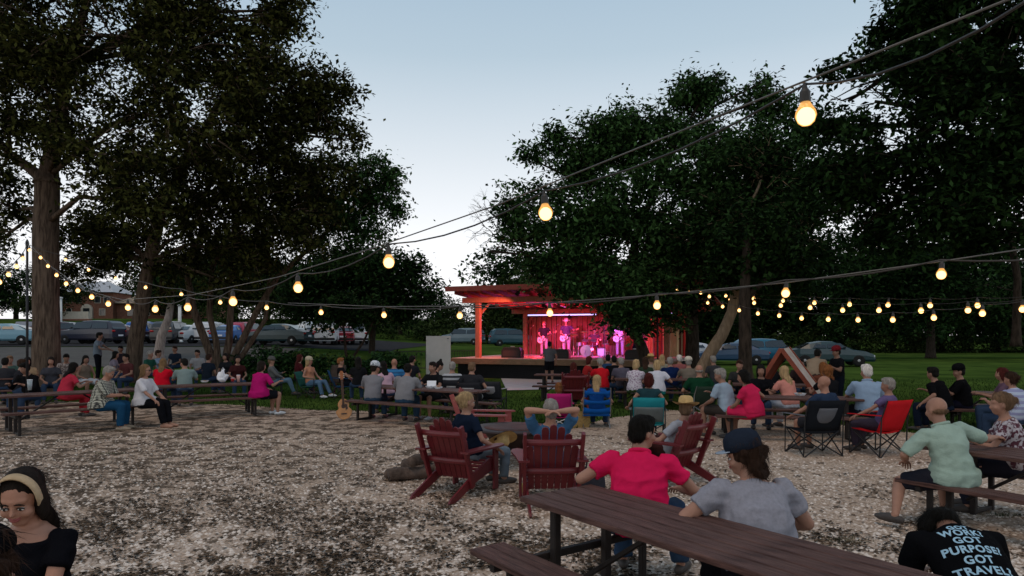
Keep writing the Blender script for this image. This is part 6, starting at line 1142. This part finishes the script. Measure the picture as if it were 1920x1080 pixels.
person('man in a grey hoodie and pale jeans leaning back in a dark chair', PX(516, 21.8), 21.8, -80, seat=.36, lean=-14, turn=0, arms=('chest', 'lap'), shirt=(.13, .125, .12), sleeve=1.8, hair=('short', 'tan'), hat=('cap', (.12, .11, .1)), pants=(.12, .19, .25), legs=(((-.14, .42, .5), (-.1, .55, .1)), ((.14, .42, .5), (.1, .6, .1))))
person('seated person in dark maroon half hidden beside the peach-topped woman', PX(560, 22.3), 22.3, -60, lean=2, shirt=(.07, .012, .015), hair=('long', 'dred'), pants=(.02, .02, .03), sex='f')
person('woman in a magenta top at the end of the bench, white shoes', PX(484, 16.2), 16.25, -44, lean=6, side=-2, twist=18, turn=-10, arms=('lap', 'table'), shirt=(.40, .010, .125), sleeve=.85, hair=('bob', 'dark'), pants=(.012, .012, .016), pant='short', shoes=(.6, .6, .6), sex='f', fat=1.3, hem=-.08)
# --- left
person('heavy man in a black and white plaid shirt and jeans, looking down', -8.28, 13.75, -78, lean=10, turn=-2, pitch=22, twist=-8, arms=((-.08, .40, .70), (.06, .40, .70)), shirt=pattern('plaid shirt', (.50, .49, .40), (.030, .03, .028), 'plaid', 62), hair=('short', 'grey'), pants=(.012, .055, .115), shoes=(.28, .22, .16), fat=1.32, face=True, red=.3, sleeve=1.0, hem=-.08)
person('woman in a loose white blouse and black trousers with sunglasses', -7.68, 14.25, -95, lean=2, turn=6, pitch=0, arms=((-.14, .36, .58), (.22, .40, .56)), shirt=(.58, .56, .58), sleeve=.9, hair=('mid', 'light'), pants=(.008, .008, .01), shoes=(.36, .19, .13), sex='f', fat=1.25, face=True, glasses=True, legs=(((-.1, .42, .5), (-.05, .52, .085)), ((.14, .42, .5), (.1, .5, .085))), hem=-.08)
person('dark-haired woman in a coral red top beside the thick trunk', PX(124, 15.9), 15.85, -40, lean=16, side=-2, pitch=14, arms=('table', 'table'), shirt=(.42, .03, .055), hair=('mid', 'black'), pants=(.30, .02, .03), sex='f', fat=1.15, sk=.75)
person('person in black hunched over the table left of the thick trunk', PX(30, 15.4), 15.9, 170, lean=14, pitch=20, arms=('table', 'table'), shirt=(.008, .008, .009), sleeve=1.8, hair=('short', 'black'), fat=1.2, sk=.8)
person('brown-haired woman in a vivid scarlet top, back to the viewer', PX(310, 18.5), 18.3, 2, lean=8, arms=('table', 'table'), shirt=(.56, .008, .022), hair=('long', 'light'), sex='f', fat=1.25)
person('man in a pale grey-green tee turned to the woman in scarlet', PX(353, 18.4), 18.2, 24, lean=10, turn=40, pitch=8, arms=('table', 'table'), shirt=(.20, .26, .25), hair=('short', 'black'), fat=1.1, sleeve=.8)
person('woman in a white sleeveless dress with dark hair beyond the plaid shirt', PX(158, 20.5), 20.5, -120, lean=6, pitch=10, turn=-10, arms=('lap', 'lap'), shirt=(.16, .12, .09), sleeve=0, hair=('long', 'black'), pants=fabric('pale skirt', (.42, .44, .48)), pant='dress', sex='f', sk=.75, fat=1.1)
person('person in a pale patterned shirt leaning, just right of the thick trunk', PX(125, 21.5), 21.5, -150, lean=14, pitch=18, arms=('lap', 'lap'), shirt=pattern('pale print', (.35, .28, .25), (.12, .08, .07), 'blot', 24), hair=('short', 'black'), sk=.8)
person('man standing in a grey shirt and black trousers among the seated people', PX(183, 25.5), 25.5, -70, pose='stand', lean=4, arms=((.05, .42, 1.1), (.3, .38, 1.1)), shirt=(.16, .19, .23), hair=('short', 'black'), pants=(.010, .010, .014), sk=.7, s=1.06)
for i, (px, Y, rz, sh, hr, lab, k) in enumerate([
    (18, 20.0, -140, (.07, .12, .10), ('short', 'tan'), 'man in a dull green tee at the far left tables', {}),
    (52, 19.3, -150, (.40, .26, .15), ('long', 'black'), 'long-haired woman in tan left of the thick trunk', dict(sex='f')),
    (35, 17.6, -60, (.02, .02, .025), ('short', 'brown'), 'man in black with his face to the side, left of the thick trunk', {}),
    (8, 18.6, 20, (.03, .03, .035), ('short', 'black'), 'person in charcoal at the very edge of the far tables', {}),
    (278, 23.5, -100, (.02, .09, .06), ('short', 'grey'), 'person in bottle green right of the leaning trunk', {}),
    (302, 24.2, -90, (.28, .36, .46), ('short', 'brown'), 'person in pale blue reclining beyond the scarlet top', dict(lean=-12)),
    (212, 23, -70, (.25, .2, .24), ('mid', 'black'), 'person in dusty mauve just left of the leaning trunk', dict(sex='f')),
    (228, 26, 180, (.04, .03, .04), ('short', 'black'), 'person in near-black behind the dusty mauve top', {}),
    (330, 27, 170, (.02, .03, .05), ('short', 'brown'), 'person in dark slate beyond the grey-green tee', {}),
    (372, 25, 175, (.35, .33, .33), ('short', 'black'), 'person in off-white in front of the many-stemmed tree', {}),
    (445, 21, -150, (.05, .015, .015), ('mid', 'black'), 'person in oxblood between the cup and the magenta top', dict(sex='f')),
    (1340, 20.5, 20, (.05, .05, .055), ('short', 'grey'), 'person in slate grey in front of the warm-lit trunk', {}),
    (1388, 17, 150, (.03, .03, .03), ('short', 'brown'), 'man facing the viewer beyond the woman in the pink dress', {}),
    (1448, 17.5, 10, (.012, .012, .014), ('long', 'black'), 'long-haired person in black at the foot of the a-frame board', dict(sex='f')),
    (96, 19.4, -150, (.05, .05, .06), ('mid', 'dark'), 'person in smoke grey against the right side of the thick trunk', dict(sex='f')),
    (240, 21.5, 160, (.10, .03, .03), ('short', 'black'), 'person in brick brown at the foot of the leaning trunk', {}),
    (388, 22.0, -20, (.015, .02, .03), ('short', 'brown'), 'person in blue-black beside the carrier bag', {}),
    (425, 23.0, 170, (.02, .02, .022), ('mid', 'dark'), 'person in black at the foot of the fanning tree', dict(sex='f')),
    (75, 23.5, -170, (.20, .20, .22), ('short', 'tan'), 'person in light grey far behind the thick trunk', {}),
    (1166, 19.0, 15, (.10, .09, .12), ('short', 'grey'), 'person in lavender grey left of the floral blouse', {}),
    (1210, 19.6, -10, (.03, .05, .03), ('mid', 'brown'), 'person in olive between the floral blouse and the white tee', dict(sex='f')),
    (1275, 21.5, 5, (.3, .1, .1), ('short', 'white'), 'white-haired person in rust beyond the navy shirt', {}),
    (1140, 21.8, -10, (.02, .05, .12), ('short', 'black'), 'person in dark blue beyond the scarlet top', {}),
    (1500, 18.0, 170, (.03, .02, .02), ('short', 'dark'), 'person in brown-black under the a-frame board', {}),
    (1545, 15.5, -10, (.15, .05, .03), ('long', 'ginger'), 'ginger-haired person in rust behind the curly-haired woman', dict(sex='f')),
    (770, 20.5, -30, (.015, .015, .02), ('short', 'black'), 'person in soft black between the blue shirt and the topknot', {}),
    (672, 19.5, 20, (.012, .012, .014), ('mid', 'black'), 'person in black just behind the white patterned cap', dict(sex='f'))]):
    person(lab, PX(px, Y), Y, rz, **{**dict(lean=6, arms=('lap', 'lap'), shirt=sh, hair=hr, sk=.85, group=None), **k})
person('man in a grey tee and black shorts standing before the stage, back to the viewer', PX(1030, 27.6), 27.6, -4, pose='stand', lean=2, arms=('chest', 'down'), shirt=(.10, .10, .11), hair=('short', 'black'), pants=(.008, .008, .01), pant='short', sk=.8, fat=1.15, s=.98)
# --- band
def band(label, x, y, rz, **k): p = on_stage(x, y); return person(label, p.x, p.y, rz, z0=p.z, vox=.02, **k)
band('guitarist in a black tee, nearest the back post of the stage', 2.0, 3.4, 165, pose='stand', arms=((-.30, .30, 1.12), (.12, .22, .98)), shirt=(.02, .018, .02), hair=('short', 'ginger'), pants=(.35, .3, .3), lean=4, face=True)
band('guitarist in a wide pale hat in the middle of the stage', 3.1, 3.6, 168, pose='stand', arms=((-.38, .36, 1.24), (.12, .22, 1.02)), shirt=(.06, .04, .09), hair=('short', 'dark'), hat=('straw', (.6, .5, .45)), pants=(.38, .34, .42), lean=2, s=1.06, face=True, fat=1.1)
band('guitarist in a white shirt beside the drum kit', 5.7, 3.9, 172, pose='stand', arms=((-.34, .34, 1.22), (.12, .22, 1.0)), shirt=(.55, .5, .5), hair=('short', 'black'), hat=('cap', (.05, .04, .05)), pants=(.32, .28, .36), lean=3, sleeve=1.6, s=1.04, face=True)
band('drummer half hidden behind the drum kit', 4.15, 4.95, 172, seat=.5, arms=((-.22, .42, .86), (.24, .42, .9)), shirt=(.12, .05, .06), hair=('short', 'black'), pants=(.02, .02, .03), lean=6)
band('dark-haired person seated low at the violet end of the stage', 6.9, 1.9, -60, seat=.3, arms=('knee', 'knee'), shirt=(.015, .015, .05), hair=('curly', 'black'), pants=(.02, .02, .06), lean=14, sex='f')
for (x, y, z, ang, tilt, lab, m) in ((2.0, 3.18, .86, 165, 62, 'pale electric guitar of the guitarist in the black tee', mat('cream guitar', (.65, .45, .35), .3)), (3.1, 3.36, .95, 168, 58, 'cream electric guitar of the guitarist in the wide hat', mat('cream guitar b', (.7, .62, .55), .3)), (5.7, 3.66, .92, 172, 66, 'white electric guitar of the guitarist beside the drums', mat('white guitar', (.72, .7, .7), .3))):
    p = on_stage(x, y, z); Mx_ = Matrix.Rotation(R(ang + 180), 4, 'Z') @ Matrix.Rotation(R(tilt), 4, 'Y') @ Matrix.Translation((0, 0, -.28)); g = guitar(lab, p, (0, 0, 0), 'electric', m); g.matrix_world = Matrix.Translation(p) @ Mx_
flush()
# ------------------------------------------------------------------ lettering on the black tee
def lettering():
    bpy.context.view_layer.update(); sh = [c for c in txt.children if c.name.startswith('shirt')][0]; dg = bpy.context.evaluated_depsgraph_get()
    mt = mat('pale blue print', (.32, .50, .62), .8, .06, 30); a = R(52); u = Vector((0, math.sin(a), math.cos(a))); back = Vector((0, -math.cos(a), math.sin(a))); seat = .40; pel = Vector((0, 0, seat + .095))
    mb = MB(); rows = [('GOT', .445, .040), ('WORK?', .398, .050), ('GOT', .338, .052), ('PURPOSE?', .272, .050), ('GOT', .206, .052), ('TRAVEL?', .138, .055)]
    for tx, h, sz in rows:
        cu = bpy.data.curves.new('t', 'FONT'); cu.body = tx; cu.size = sz * 1.28; cu.align_x = 'CENTER'; cu.align_y = 'CENTER'; cu.offset = .0022; cu.resolution_u = 3; cu.space_character = 1.12
        to = bpy.data.objects.new('t', cu); COL.objects.link(to); bpy.context.view_layer.update(); me = to.to_mesh(); vs = []
        # slab serifs: little bars top and bottom come from thickening; project on the cloth
        for v in me.vertices:
            p = pel + u * (h + v.co.y) + Vector((v.co.x * .93 - .035, 0, 0)); ok, loc, nrm, _ = sh.ray_cast(p + back * .5, -back)
            vs.append(tuple((loc + back * .003) if ok else p + back * .16))
        mb.add(vs, [tuple(p.vertices) for p in me.polygons]); to.to_mesh_clear(); bpy.data.objects.remove(to)
    l = obj('lettering', mb, mt, sh)
lettering()
